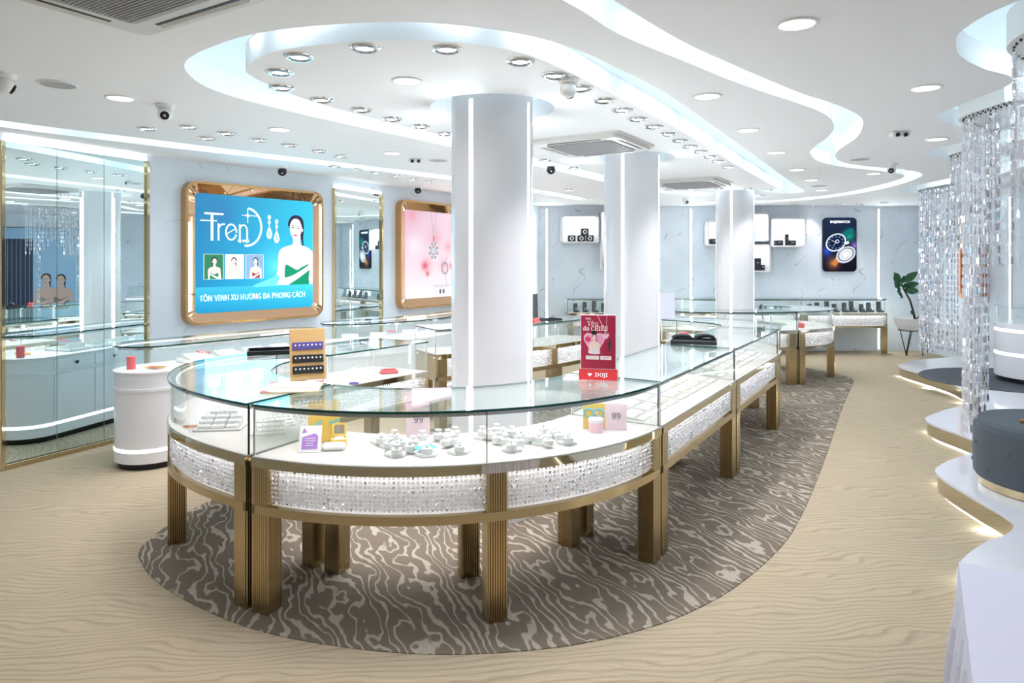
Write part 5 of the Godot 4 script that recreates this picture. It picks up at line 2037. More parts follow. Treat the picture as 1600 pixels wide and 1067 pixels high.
func display_left() -> void:
	# stepped block of grey-white ring cushions
	var c := on(346, 668, DECK)
	var n := 0
	var base := tray(p3(c, DECK), 0.12, 0.24, 0.17, M.satin_white, "pale tray under the stepped ring cushions in the left curved counter", "", 0.012)
	for row in 4:
		for k in [3, 3, 3, 2][row]:
			n += 1
			var t := thing("ring_cushion", "grey ring cushion of the left stepped block, %s row back, %s from left" % [ORD[row], ORD[k]], "ring cushion", p3(c, DECK + 0.0085) + Basis(Vector3.UP, 0.12) * Vector3((k - ([3, 3, 3, 2][row] - 1) / 2.0) * 0.072, 0, 0.058 - row * 0.038), 0.12, "stepped ring cushions")
			var hh := 0.022 + 0.018 * row
			var g := Geo.new()
			g.box(Vector3(0, hh / 2, 0), Vector3(0.066, hh, 0.034), 0.006)
			part("cushion", g, M.stand_white, t, false)
			g = Geo.new()
			g.torus(Vector3(0, hh + 0.007, 0), 0.009, 0.0016, Basis(Vector3(1, 0, 0), PI / 2), 14, 5)
			part("ring_band", g, M.silver, t, false)
	var c2 := on(420, 675, DECK)
	pad(p3(c2, DECK), 0.3, "white ring pad beside the seam in the left curved counter", "white pads in the left counter", 0.17, 0.13, 0.05, M.satin_white)
	pad(p3(on(436, 664, DECK), DECK), 0.5, "second white ring pad behind the seam in the left curved counter", "white pads in the left counter", 0.15, 0.11, 0.04, M.satin_white)
	# orange leaf
	var t := thing("leaf_ornament", "orange leaf-shaped ornament lying in the left curved counter", "ornament", p3(on(300, 667, DECK), DECK), 0.2)
	var g := Geo.new()
	var lp := PackedVector2Array()
	for k in 17:
		var f := k / 16.0
		lp.append(Vector2(-0.045 + 0.09 * f, 0.02 * sin(PI * f)))
	for k in range(15, 0, -1):
		var f := k / 16.0
		lp.append(Vector2(-0.045 + 0.09 * f, -0.02 * sin(PI * f)))
	g.extrude(lp, 0.0, 0.006, plan_xf(), true)
	part("blade", g, smat("orange", Color(0.93, 0.56, 0.36), 0.5), t, false)
	g = Geo.new()
	g.tube(PackedVector3Array([Vector3(-0.04, 0.008, 0), Vector3(0.06, 0.008, 0)]), 0.002, 0.001, 6)
	part("rib", g, M.tan_wood, t, false)
	# left arm: heap of white chains and a red tray
	var bp := [Vector2(545, 590), Vector2(562, 586), Vector2(578, 583), Vector2(556, 595), Vector2(575, 592), Vector2(532, 597), Vector2(592, 583)]
	bp.sort_custom(func(a, b): return a.x < b.x)
	for i in bp.size():
		bracelet(p3(on(bp[i].x, bp[i].y, DECK), DECK), 0.04 + 0.006 * (i % 3), M.print_white, "pearly white bracelet in the heap left of the near column, %s from the left" % ORD[i], "white bracelets in the left arm", 0.25)
	bracelet(p3(on(553, 600, DECK), DECK), 0.03, M.purple, "violet bead bracelet before the heap of white bracelets", "")
	tray(p3(on(607, 583, DECK), DECK), 0.4, 0.13, 0.09, M.coral, "coral red tray in the glass arm left of the near column", "", 0.03)
	bracelet(p3(on(607, 583, DECK), DECK + 0.02), 0.03, M.coral, "coral bracelet in the red tray left of the near column", "", 0.2)


func display_tops() -> void:
	# kraft jewellery board with three dark strips
	var p := Vector2(-1.115, 3.74)
	var t := thing("jewellery_board", "kraft-coloured leaning board with three dark strips of earrings, on the left counter", "display board", p3(p, TOPY), facing(p) + 0.12)
	var b := Basis(Vector3(1, 0, 0), -0.22)
	var g := Geo.new()
	g.box(b * Vector3(0, 0.14, 0), Vector3(0.19, 0.28, 0.01), 0.002, b)
	part("board", g, M.kraft, t, false)
	g = Geo.new()
	g.box(Vector3(0, 0.12, -0.075), Vector3(0.06, 0.24, 0.004), 0.0, Basis(Vector3(1, 0, 0), 0.12))
	part("strut", g, M.kraft, t, false)
	for r in 3:
		var y := [0.055, 0.115, 0.185][r] as float
		g = Geo.new()
		g.box(b * Vector3(0, y, 0.009), Vector3(0.165, 0.042, 0.01), 0.002, b)
		var st := part("strip", g, M.purple if r == 2 else M.charcoal, t, false)
		g = Geo.new()
		for k in 7:
			g.lathe(PackedVector2Array([Vector2(0.0, 0.0), Vector2(0.0055, 0.0), Vector2(0.003, 0.005), Vector2(0.0, 0.006)]), 8, Transform3D(b * Basis(Vector3(1, 0, 0), PI / 2), b * Vector3(-0.066 + 0.022 * k, y + 0.004, 0.014)))
		var o := MeshInstance3D.new()
		o.name = "earrings"
		o.mesh = g.mesh()
		o.material_override = M.print_white
		st.add_child(o, true)
	# pamphlet lying in front
	t = thing("pamphlet", "cream pamphlet with red corners lying before the kraft board", "pamphlet", p3(Vector2(-1.12, 3.5), TOPY + 0.001), 0.16)
	g = Geo.new()
	g.box(Vector3(0, 0.004, 0), Vector3(0.275, 0.008, 0.30), 0.002)
	part("pages", g, M.cream, t, false)
	g = Geo.new()
	for e in [[-1, 1], [1, 1], [-1, -1]]:
		var c := Vector2(e[0] * 0.1375, e[1] * 0.15)
		g.extrude(PackedVector2Array([c, c - Vector2(e[0] * 0.05, 0), c - Vector2(0, e[1] * 0.06)]), 0.008, 0.009, plan_xf())
	part("red_corner", g, M.coral, t, false)
	g = Geo.new()
	for k in 15:
		if k % 4 != 3:
			g.box(Vector3(-0.1 + 0.0135 * k, 0.0085, 0.03 + 0.002 * k), Vector3(0.008, 0.001, 0.012), 0.0)
	part("text_line", g, M.tan_wood, t, false)
	# red stand with the love card
	p = Vector2(0.475, 3.76)
	t = thing("promotion_stand", "crimson promotion card in a red stand on the right of the curved counter", "sign", p3(p, TOPY), facing(p) - 0.06)
	g = Geo.new()
	g.extrude(PackedVector2Array([Vector2(-0.035, 0), Vector2(0.035, 0), Vector2(0.008, 0.055), Vector2(-0.008, 0.055)]), -0.105, 0.105, Transform3D(Basis(Vector3(0, 0, 1), Vector3(0, 1, 0), Vector3(-1, 0, 0)), Vector3.ZERO))
	part("base", g, M.red, t, false)
	var lean := Basis(Vector3(1, 0, 0), -atan2(0.027, 0.055))
	var lt := letters("DOJI", 0.021, M.print_white, t, Vector3(0.018, 0.027, 0.0228), true, true, 1.1)
	lt.basis = lean * lt.basis
	g = Geo.new()
	var heart := PackedVector2Array()
	for k in 28:
		var a := TAU * k / 28
		heart.append(Vector2(16 * pow(sin(a), 3), 13 * cos(a) - 5 * cos(2 * a) - 2 * cos(3 * a) - cos(4 * a)) * 0.0007)
	g.extrude(heart, 0.0, 0.001, Transform3D(lean, Vector3(-0.045, 0.028, 0.022)))
	part("emblem", g, M.print_white, t, false)
	g = Geo.new()
	g.box(Vector3(0, 0.205, 0), Vector3(0.195, 0.30, 0.008), 0.001)
	part("acrylic_sheet", g, M.print_white, t, false)
	var pa := Paint.new(400, 620, Color(0.72, 0.15, 0.28))
	pa.grad(Color(0.74, 0.17, 0.30), Color(0.68, 0.13, 0.26), Color(0.70, 0.14, 0.27), Color(0.62, 0.10, 0.22))
	pa.line([Vector2(0.48, 0.0), Vector2(0.72, 0.33)], 0.012, Color(0.95, 0.8, 0.85))
	pa.line([Vector2(0.75, 0.0), Vector2(0.73, 0.33)], 0.008, Color(0.95, 0.8, 0.85))
	pa.curve([Vector2(0.38, 0.72), Vector2(0.14, 0.53), Vector2(0.08, 0.42), Vector2(0.16, 0.34), Vector2(0.3, 0.35), Vector2(0.38, 0.40), Vector2(0.46, 0.35), Vector2(0.6, 0.34), Vector2(0.69, 0.42), Vector2(0.62, 0.54)], Color(0.97, 0.88, 0.9))
	pa.curve([Vector2(0.38, 0.70), Vector2(0.16, 0.53), Vector2(0.1, 0.43), Vector2(0.17, 0.36), Vector2(0.3, 0.37), Vector2(0.38, 0.42), Vector2(0.46, 0.37), Vector2(0.59, 0.36), Vector2(0.66, 0.43), Vector2(0.6, 0.54)], Color(0.95, 0.62, 0.75))
	pa.ell(0.2, 0.45, 0.08, 0.05, Color(0.88, 0.25, 0.45))
	woman(pa, 0.38, 0.42, 0.11, 400.0 / 620.0, Color(0.96, 0.84, 0.78), Color(0.15, 0.1, 0.1), Color(0.88, 0.88, 0.9))
	pa.ell(0.38, 0.315, 0.075, 0.045, Color(0.15, 0.1, 0.1))
	pa.curve([Vector2(0.73, 0.44), Vector2(0.65, 0.375), Vector2(0.66, 0.34), Vector2(0.70, 0.335), Vector2(0.73, 0.355), Vector2(0.76, 0.335), Vector2(0.81, 0.345), Vector2(0.81, 0.38)], Color(0.95, 0.78, 0.82))
	pa.curve([Vector2(0.83, 0.44), Vector2(0.88, 0.5), Vector2(0.86, 0.62), Vector2(0.80, 0.68), Vector2(0.78, 0.55)], Color(0.3, 0.22, 0.25))
	for e in [[0.14, 0.5], [0.56, 0.86]]:
		pa.poly([Vector2(e[0], 0.76), Vector2(e[1] + 0.02, 0.76), Vector2(e[1] + 0.02, 0.83), Vector2(e[0], 0.83)], Color(0.97, 0.93, 0.92))
		pa.line([Vector2(e[0] + 0.06, 0.785), Vector2(e[1] - 0.03, 0.785)], 0.006, Color(0.8, 0.5, 0.55))
		pa.line([Vector2(e[0] + 0.08, 0.81), Vector2(e[1] - 0.05, 0.81)], 0.006, Color(0.8, 0.5, 0.55))
	g = Geo.new()
	rect_uv(g, PackedVector2Array([Vector2(-0.094, -0.146), Vector2(0.094, -0.146), Vector2(0.094, 0.146), Vector2(-0.094, 0.146)]), 0.0, 0.188, 0.292)
	var pic := part("picture", g, print_mat("love_print", pa.tex()), t, false)
	pic.position = Vector3(0, 0.205, 0.0055)
	letters("DOJI", 0.010, M.print_white, t, Vector3(-0.055, 0.333, 0.006), true)
	letters("Yêu", 0.026, M.print_white, t, Vector3(-0.03, 0.305, 0.006), false, true)
	letters("đa CHI^U", 0.024, M.print_white, t, Vector3(-0.015, 0.278, 0.006), true, true, 0.9)
	# dark trays
	p = Vector2(-1.69, 4.83)
	t = tray(p3(p, TOPY), 0.35, 0.34, 0.22, M.black, "black tray lying on the far left of the island's glass top", "", 0.03)
	p = Vector2(1.45, 5.44)
	t = tray(p3(p, TOPY), -0.3, 0.35, 0.24, M.charcoal, "dark tray with black cushions on the straight right counter", "", 0.028)
	for k in 2:
		var g2 := Geo.new()
		var arcp := PackedVector3Array()
		for j in 9:
			var a := PI * j / 8.0
			arcp.append(Vector3(-0.07 * cos(a), 0.012 + 0.026 * sin(a), 0))
		g2.tube(arcp, 0.022, 0.012, 10)
		var o := single("necklace_cushion", g2, M.charcoal, ["black arched necklace cushion at the left of the dark tray", "black arched necklace cushion at the right of the dark tray"][k], "cushion")
		o.position = p3(p, TOPY + 0.02) + Basis(Vector3.UP, -0.3) * Vector3(-0.085 + 0.17 * k, 0, 0.02 - 0.05 * k)
		o.rotation.y = -0.2
	var bx := on(1065, 531, TOPY)
	t = thing("gift_box", "small coral gift box standing behind the dark tray", "box", p3(Vector2(1.43, 5.66), TOPY), 0.2)
	g = Geo.new()
	g.box(Vector3(0, 0.022, 0), Vector3(0.05, 0.044, 0.05), 0.003)
	part("base", g, M.coral, t, false)
	g = Geo.new()
	g.box(Vector3(0, 0.052, 0), Vector3(0.054, 0.018, 0.054), 0.003)
	part("lid", g, M.coral, t, false)
	# boards on the hooked end, seen from behind
	p = Vector2(1.76, 7.74)
	t = card("leaflet_holder", p3(p, TOPY), facing(p) + 0.05, -0.08, 0.17, 0.29, smat("pale_grey", Color(0.84, 0.83, 0.88), 0.5), "pale grey leaflet holder standing right of the middle column", 0.012, "", "leaflet holder")
	p = Vector2(1.66, 7.9)
	t = card("jewellery_board", p3(p, TOPY), facing(p) + 0.2, -0.12, 0.13, 0.34, M.kraft, "narrow kraft board with dark squares peeping out right of the middle column", 0.01, "", "display board")
	for k in 4:
		g = Geo.new()
		g.box(Vector3(0.02, 0.07 + 0.055 * k, 0.012 - 0.12 * (0.07 + 0.055 * k)), Vector3(0.08, 0.036, 0.008), 0.001, Basis(Vector3(1, 0, 0), -0.12))
		part("strip", g, M.charcoal, t, false)
	# tall dark stand and tray by the near column
	p = Vector2(0.245, 7.27)
	t = card("promotion_stand", p3(p, TOPY), facing(p) + 1.25, -0.03, 0.2, 0.30, M.charcoal, "dark promotion card seen edge-on just right of the near column", 0.01, "", "sign")
	g = Geo.new()
	g.extrude(PackedVector2Array([Vector2(-0.03, 0), Vector2(0.03, 0), Vector2(0.008, 0.045), Vector2(-0.008, 0.045)]), -0.1, 0.1, Transform3D(Basis(Vector3(0, 0, 1), Vector3(0, 1, 0), Vector3(-1, 0, 0)), Vector3.ZERO))
	part("base", g, M.red, t, false)
	tray(p3(Vector2(0.42, 7.52), TOPY), 0.6, 0.22, 0.16, M.charcoal, "small dark tray on the counter behind the near column", "", 0.02)


func rows_of_pads() -> void:
	# pads along the straight right counters
	for k in 7:
		var p := iso(1.26, 0.14 + 0.225 * k)
		pad(p3(p, DECK), atan2(RT.x, -RT.y), "white ring pad in the first straight right counter, %s counting away" % ORD[k], "ring pads in the straight counters", 0.19, 0.30, 0.035)
	for k in 7:
		var p := iso(1.26, 1.8 + 0.225 * k)
		pad(p3(p, DECK), atan2(RT.x, -RT.y), "white ring pad in the second straight right counter, %s counting away" % ORD[k], "ring pads in the straight counters", 0.19, 0.30, 0.035)
	# far curved counters
	var far := [Vector2(0.0, 7.1), Vector2(0.25, 7.3), Vector2(0.5, 7.55), Vector2(2.5, 8.95), Vector2(3.0, 8.93), Vector2(3.4, 9.0), Vector2(4.05, 9.3), Vector2(4.22, 9.6)]
	for i in far.size():
		pad(p3(far[i], DECK), facing(far[i]), "white ring pad in the far island's glass counters, %s from the left" % ORD[i], "ring pads in the far island")
	var hk := [iso(1.2, 3.55), iso(1.0, 3.95), iso(0.6, 4.07)]
	for i in 3:
		pad(p3(hk[i], DECK), -0.4 * i, "white ring pad in the hooked far end of the island, %s counting away" % ORD[i], "ring pads in the hooked end")
	# left wall counters
	var a := Vector2(-2.88, 5.45)
	var dir := Vector2(0.616, 0.788)
	var tr := atan2(dir.y, dir.x)
	for k in 5:
		var p := a + dir * (0.12 + 0.27 * k)
		if k == 0:
			continue
		tray(p3(p, 0.751), tr, 0.24, 0.30, M.satin_white, "white tray in the rounded cabinet counter, %s from the left" % ORD[k - 1], "white trays in the cabinet counter", 0.03)
		pad(p3(p, 0.76), tr, "jewellery pad in the white tray of the rounded cabinet counter, %s from the left" % ORD[k - 1], "pads in the cabinet counter", 0.18, 0.2, 0.06)
	for k in 6:
		bracelet(p3(a + Vector2(0.03 + 0.035 * (k % 3), -0.08 + 0.05 * (k / 3)), 0.751), 0.03, [M.gem_gold, M.coral, M.gem_gold][k % 3], "%s bead bracelet of the pile at the rounded cabinet end, counting from the near left" % ORD[k], "amber bracelets", 0.2)
	var t := thing("round_box", "tall coral cylinder box at the rounded end of the cabinet counter", "box", p3(a + Vector2(-0.115, -0.08), 0.751))
	var g := Geo.new()
	g.lathe(PackedVector2Array([Vector2(0.0, 0.0), Vector2(0.031, 0.0), Vector2(0.032, 0.002), Vector2(0.032, 0.075)]), 28, Transform3D.IDENTITY)
	part("drum", g, M.coral, t, false)
	g = Geo.new()
	g.lathe(PackedVector2Array([Vector2(0.033, 0.07), Vector2(0.033, 0.098), Vector2(0.03, 0.1), Vector2(0.0, 0.1)]), 28, Transform3D.IDENTITY)
	part("lid", g, M.coral, t, false)
	bracelet(p3(a + dir * 0.4 + Vector2(0.05, -0.05), 0.82), 0.05, M.coral, "coral bead bracelet on a pad in the rounded cabinet counter", "", 0.3)
	var wv := [Vector2(-1.72, 7.25), Vector2(-1.45, 7.4), Vector2(-1.15, 7.7), Vector2(-0.9, 8.05), Vector2(-0.7, 8.4)]
	for i in wv.size():
		pad(p3(wv[i], 0.751), facing(wv[i]) , "white jewellery pad in the wavy cabinet counter, %s from the left" % ORD[i], "pads in the wavy cabinet counter", 0.17, 0.16, 0.07)
	bracelet(p3(Vector2(-1.3, 7.42), 0.82), 0.04, M.coral, "coral bead bracelet in the wavy cabinet counter", "", 0.3)
	# pink box in the far rounded end
	t = thing("gift_box", "bright pink gift box with a bow in the far rounded counter", "box", p3(Vector2(3.86, 9.12), DECK), -0.3)
	g = Geo.new()
	g.box(Vector3(0, 0.03, 0), Vector3(0.08, 0.06, 0.05), 0.003)
	part("base", g, M.coral, t, false)
	g = Geo.new()
	g.torus(Vector3(0.015, 0.07, 0), 0.013, 0.004, Basis(Vector3(1, 0, 0), PI / 2), 12, 5)
	g.torus(Vector3(-0.015, 0.07, 0), 0.013, 0.004, Basis(Vector3(1, 0, 0), PI / 2), 12, 5)
	part("bow", g, M.pink, t, false)


func watch_stand(p: Vector2, h: float, label: String, group: String) -> void:
	# dark L-shaped watch stand with a cushion and a pale watch
	var t := thing("watch_stand", label, "watch stand", p3(p, DECK), rng.randf_range(-0.15, 0.15), group)
	var g := Geo.new()
	g.box(Vector3(0, 0.015, 0.02), Vector3(0.1, 0.03, 0.1), 0.004)
	part("foot", g, M.charcoal, t, false)
	g = Geo.new()
	g.box(Vector3(-0.015, h / 2 + 0.02, -0.02), Vector3(0.075, h, 0.03), 0.006, Basis(Vector3(1, 0, 0), -0.1))
	part("back", g, M.charcoal, t, false)
	g = Geo.new()
	g.box(Vector3(0.0, 0.055, 0.02), Vector3(0.05, 0.05, 0.045), 0.012)
	part("cushion", g, M.dark_grey, t, false)
	g = Geo.new()
	g.torus(Vector3(0, 0.062, 0.045), 0.014, 0.004, Basis(Vector3(1, 0, 0), PI / 2), 14, 5)
	part("watch", g, M.silver, t, false)


func displays() -> void:
	ceiling_extras()
	display_front()
	display_left()
	display_tops()
	rows_of_pads()
	for k in 7:
		watch_stand(Vector2(1.12 + 0.165 * k, 11.9 + 0.04 * (k % 2)), 0.135 + 0.02 * (k % 3), "black watch stand in the back counter behind the near columns, %s from the left" % ORD[k], "watch stands on the left of the back wall")
	for k in 9:
		watch_stand(Vector2(5.2 + 0.15 * k, 11.88 + 0.05 * (k % 2)), 0.12 + 0.025 * (k % 3), "dark watch stand in the back counter below the watch poster, %s from the left" % ORD[k], "watch stands below the watch poster")
	for k in 3:
		var t := thing("necklace_stand", "round black necklace stand in the back counter by the farthest column, %s from the left" % ORD[k], "necklace stand", p3(Vector2(4.12 + 0.27 * k, 11.95), DECK), 0, "round necklace stands")
		var g := Geo.new()
		g.frame(disc(0.065, 28), disc(0.028, 28), -0.012, 0.012, Transform3D(Basis(Vector3(1, 0, 0), -0.15), Vector3(0, 0.075, 0)))
		part("ring", g, M.charcoal, t, false)
		g = Geo.new()
		g.box(Vector3(0, 0.012, 0.0), Vector3(0.06, 0.024, 0.06), 0.004)
		part("foot", g, M.charcoal, t, false)


# ---------------------------------------------------------------- right side: platform, chandeliers, seat, desk
func crystal_strand(n: int) -> ArrayMesh:
	# bars and link beads meet at their points
	var key := "strand%d" % n
	if not shared.has(key):
		var a := Geo.new()
		var y := -0.012
		for k in n:
			var l := 0.060
			var r := 0.0095
			a.lathe(PackedVector2Array([Vector2(0.0, y), Vector2(r, y - 0.008), Vector2(r, y - l + 0.008), Vector2(0.0, y - l)]), 4, Transform3D(Basis(Vector3.UP, rng.randf() * 6.0), Vector3.ZERO), false)
			y -= l
			a.lathe(PackedVector2Array([Vector2(0.0, y), Vector2(0.0075, y - 0.005), Vector2(0.0, y - 0.010)]), 6, Transform3D.IDENTITY, false)
			y -= 0.010
		shared[key] = a.mesh()
	return shared[key]


# path: plan line of the canopy edge; rows of strands step inwards
func chandelier(label: String, path: PackedVector2Array, inward: Vector2, rows: int, gap: float, lengths: Callable) -> void:
	var mid := path[path.size() / 2]
	var t := thing("chandelier", label, "chandelier", p3(mid, CEIL + 0.13), 0, "crystal curtains along the wavy platform")
	var back := PackedVector2Array()
	for i in path.size():
		back.append(path[i] + inward * (rows * gap + 0.1))
	var g := Geo.new()
	g.rail(path, back, CEIL - 0.02, CEIL + 0.13)
	part("canopy", g, M.satin_white, t)
	var holes := []
	var hg := Geo.new()
	hg.lathe(PackedVector2Array([Vector2(0.007, 0.0), Vector2(0.007, -0.006), Vector2(0.0, -0.007)]), 8, Transform3D.IDENTITY)
	var hm := hg.mesh()
	var hooks := Geo.new()
	for r in rows:
		var row := PackedVector2Array()
		for i in path.size():
			row.append(path[i] + inward * (0.03 + gap * r))
		var cnt := int(plen(row) / gap)
		var q := resample(row, maxi(cnt, 2))
		for i in q.size():
			var f := float(i) / (q.size() - 1)
			var n: int = lengths.call(f, r)
			if n < 1:
				continue
			var o := MeshInstance3D.new()
			o.name = "strand"
			o.mesh = crystal_strand(clampi(n, 2, 32))
			o.material_override = M.crystal_bright if rng.randf() < 0.36 else M.crystal
			t.add_child(o, true)
			o.position = p3(q[i], CEIL - 0.025) - t.position
			o.rotation.y = rng.randf() * 6.0
			hooks.lathe(PackedVector2Array([Vector2(0.006, 0.0), Vector2(0.006, -0.012), Vector2(0.0, -0.013)]), 6, Transform3D(Basis.IDENTITY, p3(q[i], CEIL - 0.018)))
	part("hooks", hooks, M.dark_grey, t)


func platform_side() -> void:
	# wavy platform
	var edge := smooth_path(lobes(), 6)
	var poly := edge.duplicate()
	for q in [Vector2(7.2, 10.4), Vector2(7.05, 6.0), Vector2(6.9, -1.5), Vector2(6.85, -2.2), Vector2(2.3, -2.2)]:
		poly.append(q)
	var t := thing("platform", "low glossy white platform with a wavy gold mirrored edge along the right side", "platform", p3(Vector2(4.5, 5.5)))
	var g := Geo.new()
	g.extrude(poly, 0.15, 0.165, plan_xf(), true)
	part("top", g, smat("platform_white", Color(0.90, 0.90, 0.92), 0.07), t)
	var inner := lobe_like(0.012)
	g = Geo.new()
	g.rail(inner, lobe_like(0.05), 0.04, 0.15)
	part("mirrored_riser", g, M.bronze_mirror, t)
	g = Geo.new()
	g.rail(lobe_like(0.05), lobe_like(0.06), 0.004, 0.04)
	part("led_strip", g, M.led_white, t)
	var lp := resample(lobe_like(0.03), 16)
	for i in range(4, 15):
		omni(p3(lp[i] - RT * 0.015, 0.03), Color(0.97, 1, 0.99), 0.012, 0.02)
	# crystal curtains, nearest first
	var w := RT * 0.9 + AX * 0.1
	var arcs := [
		[Vector2(2.13, 2.45), Vector2(2.14, 2.75), Vector2(2.17, 2.95), Vector2(2.26, 3.12), Vector2(2.45, 3.28), Vector2(2.68, 3.42), Vector2(2.9, 3.58)],
		[Vector2(2.97, 4.12), Vector2(2.975, 4.35), Vector2(2.99, 4.53), Vector2(3.06, 4.68), Vector2(3.25, 4.86), Vector2(3.52, 5.04)],
		[Vector2(3.94, 5.75), Vector2(3.93, 6.05), Vector2(4.0, 6.27), Vector2(4.25, 6.48), Vector2(4.55, 6.70)],
		[Vector2(5.42, 8.55), Vector2(5.45, 9.05), Vector2(5.56, 9.38), Vector2(5.82, 9.6), Vector2(6.2, 9.85), Vector2(6.6, 10.02)],
	]
	var cl := ["nearest crystal curtain hanging from a curved white canopy at the right picture edge", "second crystal curtain, hanging down almost to the grey velvet seat", "third crystal curtain above the grey round inlay of the platform", "farthest crystal curtain beside the plant, its hem sloping up to the right"]
	var lens := [
		func(f, r): return 9 + int(3 * sin(f * 9.0 + r)) + (17 if (r == 0 and absf(f - 0.6) < 0.02) else 0),
		func(f, r): return (29 + int(2 * sin(f * 20.0))) if f > 0.3 and f < 0.84 else 11 + int(4 * sin(f * 11.0 + r)),
		func(f, r): return 10 + int(3 * sin(f * 13.0 + r)) + (17 if int(f * 30) % 9 == 4 else 0),
		func(f, r): return int(lerpf(31, 8, smoothstep(0.42, 0.95, f))) if f > 0.2 else 30,
	]
	for i in 4:
		chandelier(cl[i], resample(smooth_path(arcs[i], 6), 30), w, [2, 2, 2, 3][i], [0.055, 0.045, 0.055, 0.06][i], lens[i])
	# grey round inlay
	g = Geo.new()
	var c := Vector2(6.1, 8.25)
	var e := PackedVector2Array()
	for p in disc(1.0, 48):
		e.append(c + Vector2(p.x * 1.05, p.y * 0.95))
	g.extrude(e, 0.165, 0.169, plan_xf(), true)
	single("floor_inlay", g, M.dark_grey, "dark grey round carpet inlay on the far part of the platform", "carpet")
	# round white desk
	c = Vector2(6.42, 8.15)
	t = thing("round_counter", "round white glass-topped desk with two light rings behind the crystal curtains", "display counter", p3(c, 0.17))
	var r := 0.55
	for q in [["plinth", 0.0, 0.05, r - 0.03, M.black], ["base", 0.05, 0.31, r, M.cabinet_white], ["light_ring", 0.312, 0.342, r - 0.004, M.led_white], ["body", 0.345, 0.59, r, M.cabinet_white], ["light_ring", 0.592, 0.622, r - 0.004, M.led_white], ["drawer_band", 0.625, 0.69, r, M.cabinet_white]]:
		g = Geo.new()
		g.lathe(PackedVector2Array([Vector2(0, q[1]), Vector2(q[3] - 0.004, q[1]), Vector2(q[3], q[1] + 0.004), Vector2(q[3], q[2] - 0.004), Vector2(q[3] - 0.004, q[2]), Vector2(0, q[2])]), 56, Transform3D.IDENTITY)
		part(q[0], g, q[4], t, false)
	g = Geo.new()
	g.sides(disc(r - 0.02, 56), 0.69, 0.88, plan_xf(), true, 1.0)
	part("glass_side", g, M.glass, t, false)
	g = Geo.new()
	g.extrude(disc(r + 0.01, 56), 0.88, 0.89, plan_xf(), true)
	part("glass_top", g, M.glass_tinted, t, false)
	# velvet seat
	c = Vector2(3.43, 4.27)
	t = thing("ottoman", "round grey velvet ottoman with a gold base on the white platform", "ottoman", p3(c, 0.165))
	g = Geo.new()
	r = 0.455
	g.lathe(PackedVector2Array([Vector2(r - 0.04, 0.0), Vector2(r - 0.025, 0.004), Vector2(r - 0.025, 0.052), Vector2(r - 0.05, 0.056)]), 64, Transform3D.IDENTITY)
	part("gold_base", g, M.gold_mirror, t, false)
	g = Geo.new()
	g.lathe(PackedVector2Array([Vector2(r - 0.05, 0.05), Vector2(r - 0.012, 0.056), Vector2(r, 0.075), Vector2(r + 0.004, 0.2), Vector2(r, 0.37), Vector2(r - 0.012, 0.405), Vector2(r - 0.035, 0.422), Vector2(r - 0.09, 0.43), Vector2(0.0, 0.436)]), 64, Transform3D.IDENTITY)
	part("cushion", g, M.velvet, t, false)
	for k in 10:
		var a := TAU * k / 10
		for y in [0.13, 0.27]:
			g = Geo.new()
			var bd := Vector3(cos(a + (0.3 if y > 0.2 else 0.0)), 0, sin(a + (0.3 if y > 0.2 else 0.0)))
			g.lathe(PackedVector2Array([Vector2(0.016, 0.0), Vector2(0.012, 0.007), Vector2(0.0, 0.009)]), 12, Transform3D(Basis(bd.cross(Vector3.UP), bd, Vector3.UP), bd * r + Vector3(0, y, 0)))
			part("button", g, M.velvet, t, false)
	# belt-like brown strap lying on the seat
	g = Geo.new()
	var sp := PackedVector3Array()
	for k in 15:
		var f := k / 14.0
		sp.append(Vector3(-0.13 + 0.26 * f, 0.012 + 0.006 * sin(f * 14), 0.03 * sin(f * 7.0)))
	g.tube(sp, 0.012, 0.009, 8)
	g.torus(Vector3(0.1, 0.018, 0.0), 0.03, 0.007, Basis(Vector3(1, 0, 0), 0.25), 16, 6)
	var o := single("strap", g, M.tan_wood, "coiled brown leather strap lying on the grey ottoman", "strap")
	o.position = p3(Vector2(3.27, 4.22), 0.165 + 0.434)
	# draped table, nearest the viewer
	var fl := Vector2(1.262, 1.93)
	var dirn := Vector2(-0.515, -0.857)
	var side := Vector2(0.857, -0.515)
	var q := [fl, fl + side * 0.75, fl + side * 0.75 + dirn * 0.95, fl + dirn * 0.95]
	var c0 := (q[0] + q[2]) / 2.0 as Vector2
	t = thing("draped_table", "table under a pale lilac cloth with hanging folds at the bottom right", "table", p3(c0))
	g = Geo.new()
	g.extrude(PackedVector2Array(q), 0.742, 0.75, plan_xf(), false)
	part("tabletop_cloth", g, M.linen, t)
	var ring := resample(PackedVector2Array([q[0], q[1], q[2], q[3]]), 480, true)
	g = Geo.new()
	var rows := 10
	var grid := []
	for i in 480:
		var pt := ring[i]
		var outw := (pt - c0)
		var ax := outw.dot(side)
		var ay := outw.dot(dirn)
		var nrm := (side * signf(ax)) if absf(ax) / 0.375 > absf(ay) / 0.475 else (dirn * signf(ay))
		var col := []
		for k in rows + 1:
			var f := float(k) / rows
			var wave := 0.016 * sin(i * 0.62) + 0.012 * sin(i * 0.27 + 1.3)
			var o2 := pt + nrm * (f * 0.03 + wave * smoothstep(0.0, 0.35, f))
			col.append(p3(o2, lerpf(0.75, 0.02, f)))
		grid.append(col)
	for i in 480:
		var j := (i + 1) % 480
		for k in rows:
			var a: Vector3 = grid[i][k]
			var b: Vector3 = grid[j][k]
			var cc: Vector3 = grid[j][k + 1]
			var d: Vector3 = grid[i][k + 1]
			var nn := (b - a).cross(d - a).normalized()
			if nn.dot((a - p3(c0, a.y))) < 0.0:
				nn = -nn
			g.quad(a, b, cc, d, nn)
	part("hanging_cloth", g, M.linen, t)
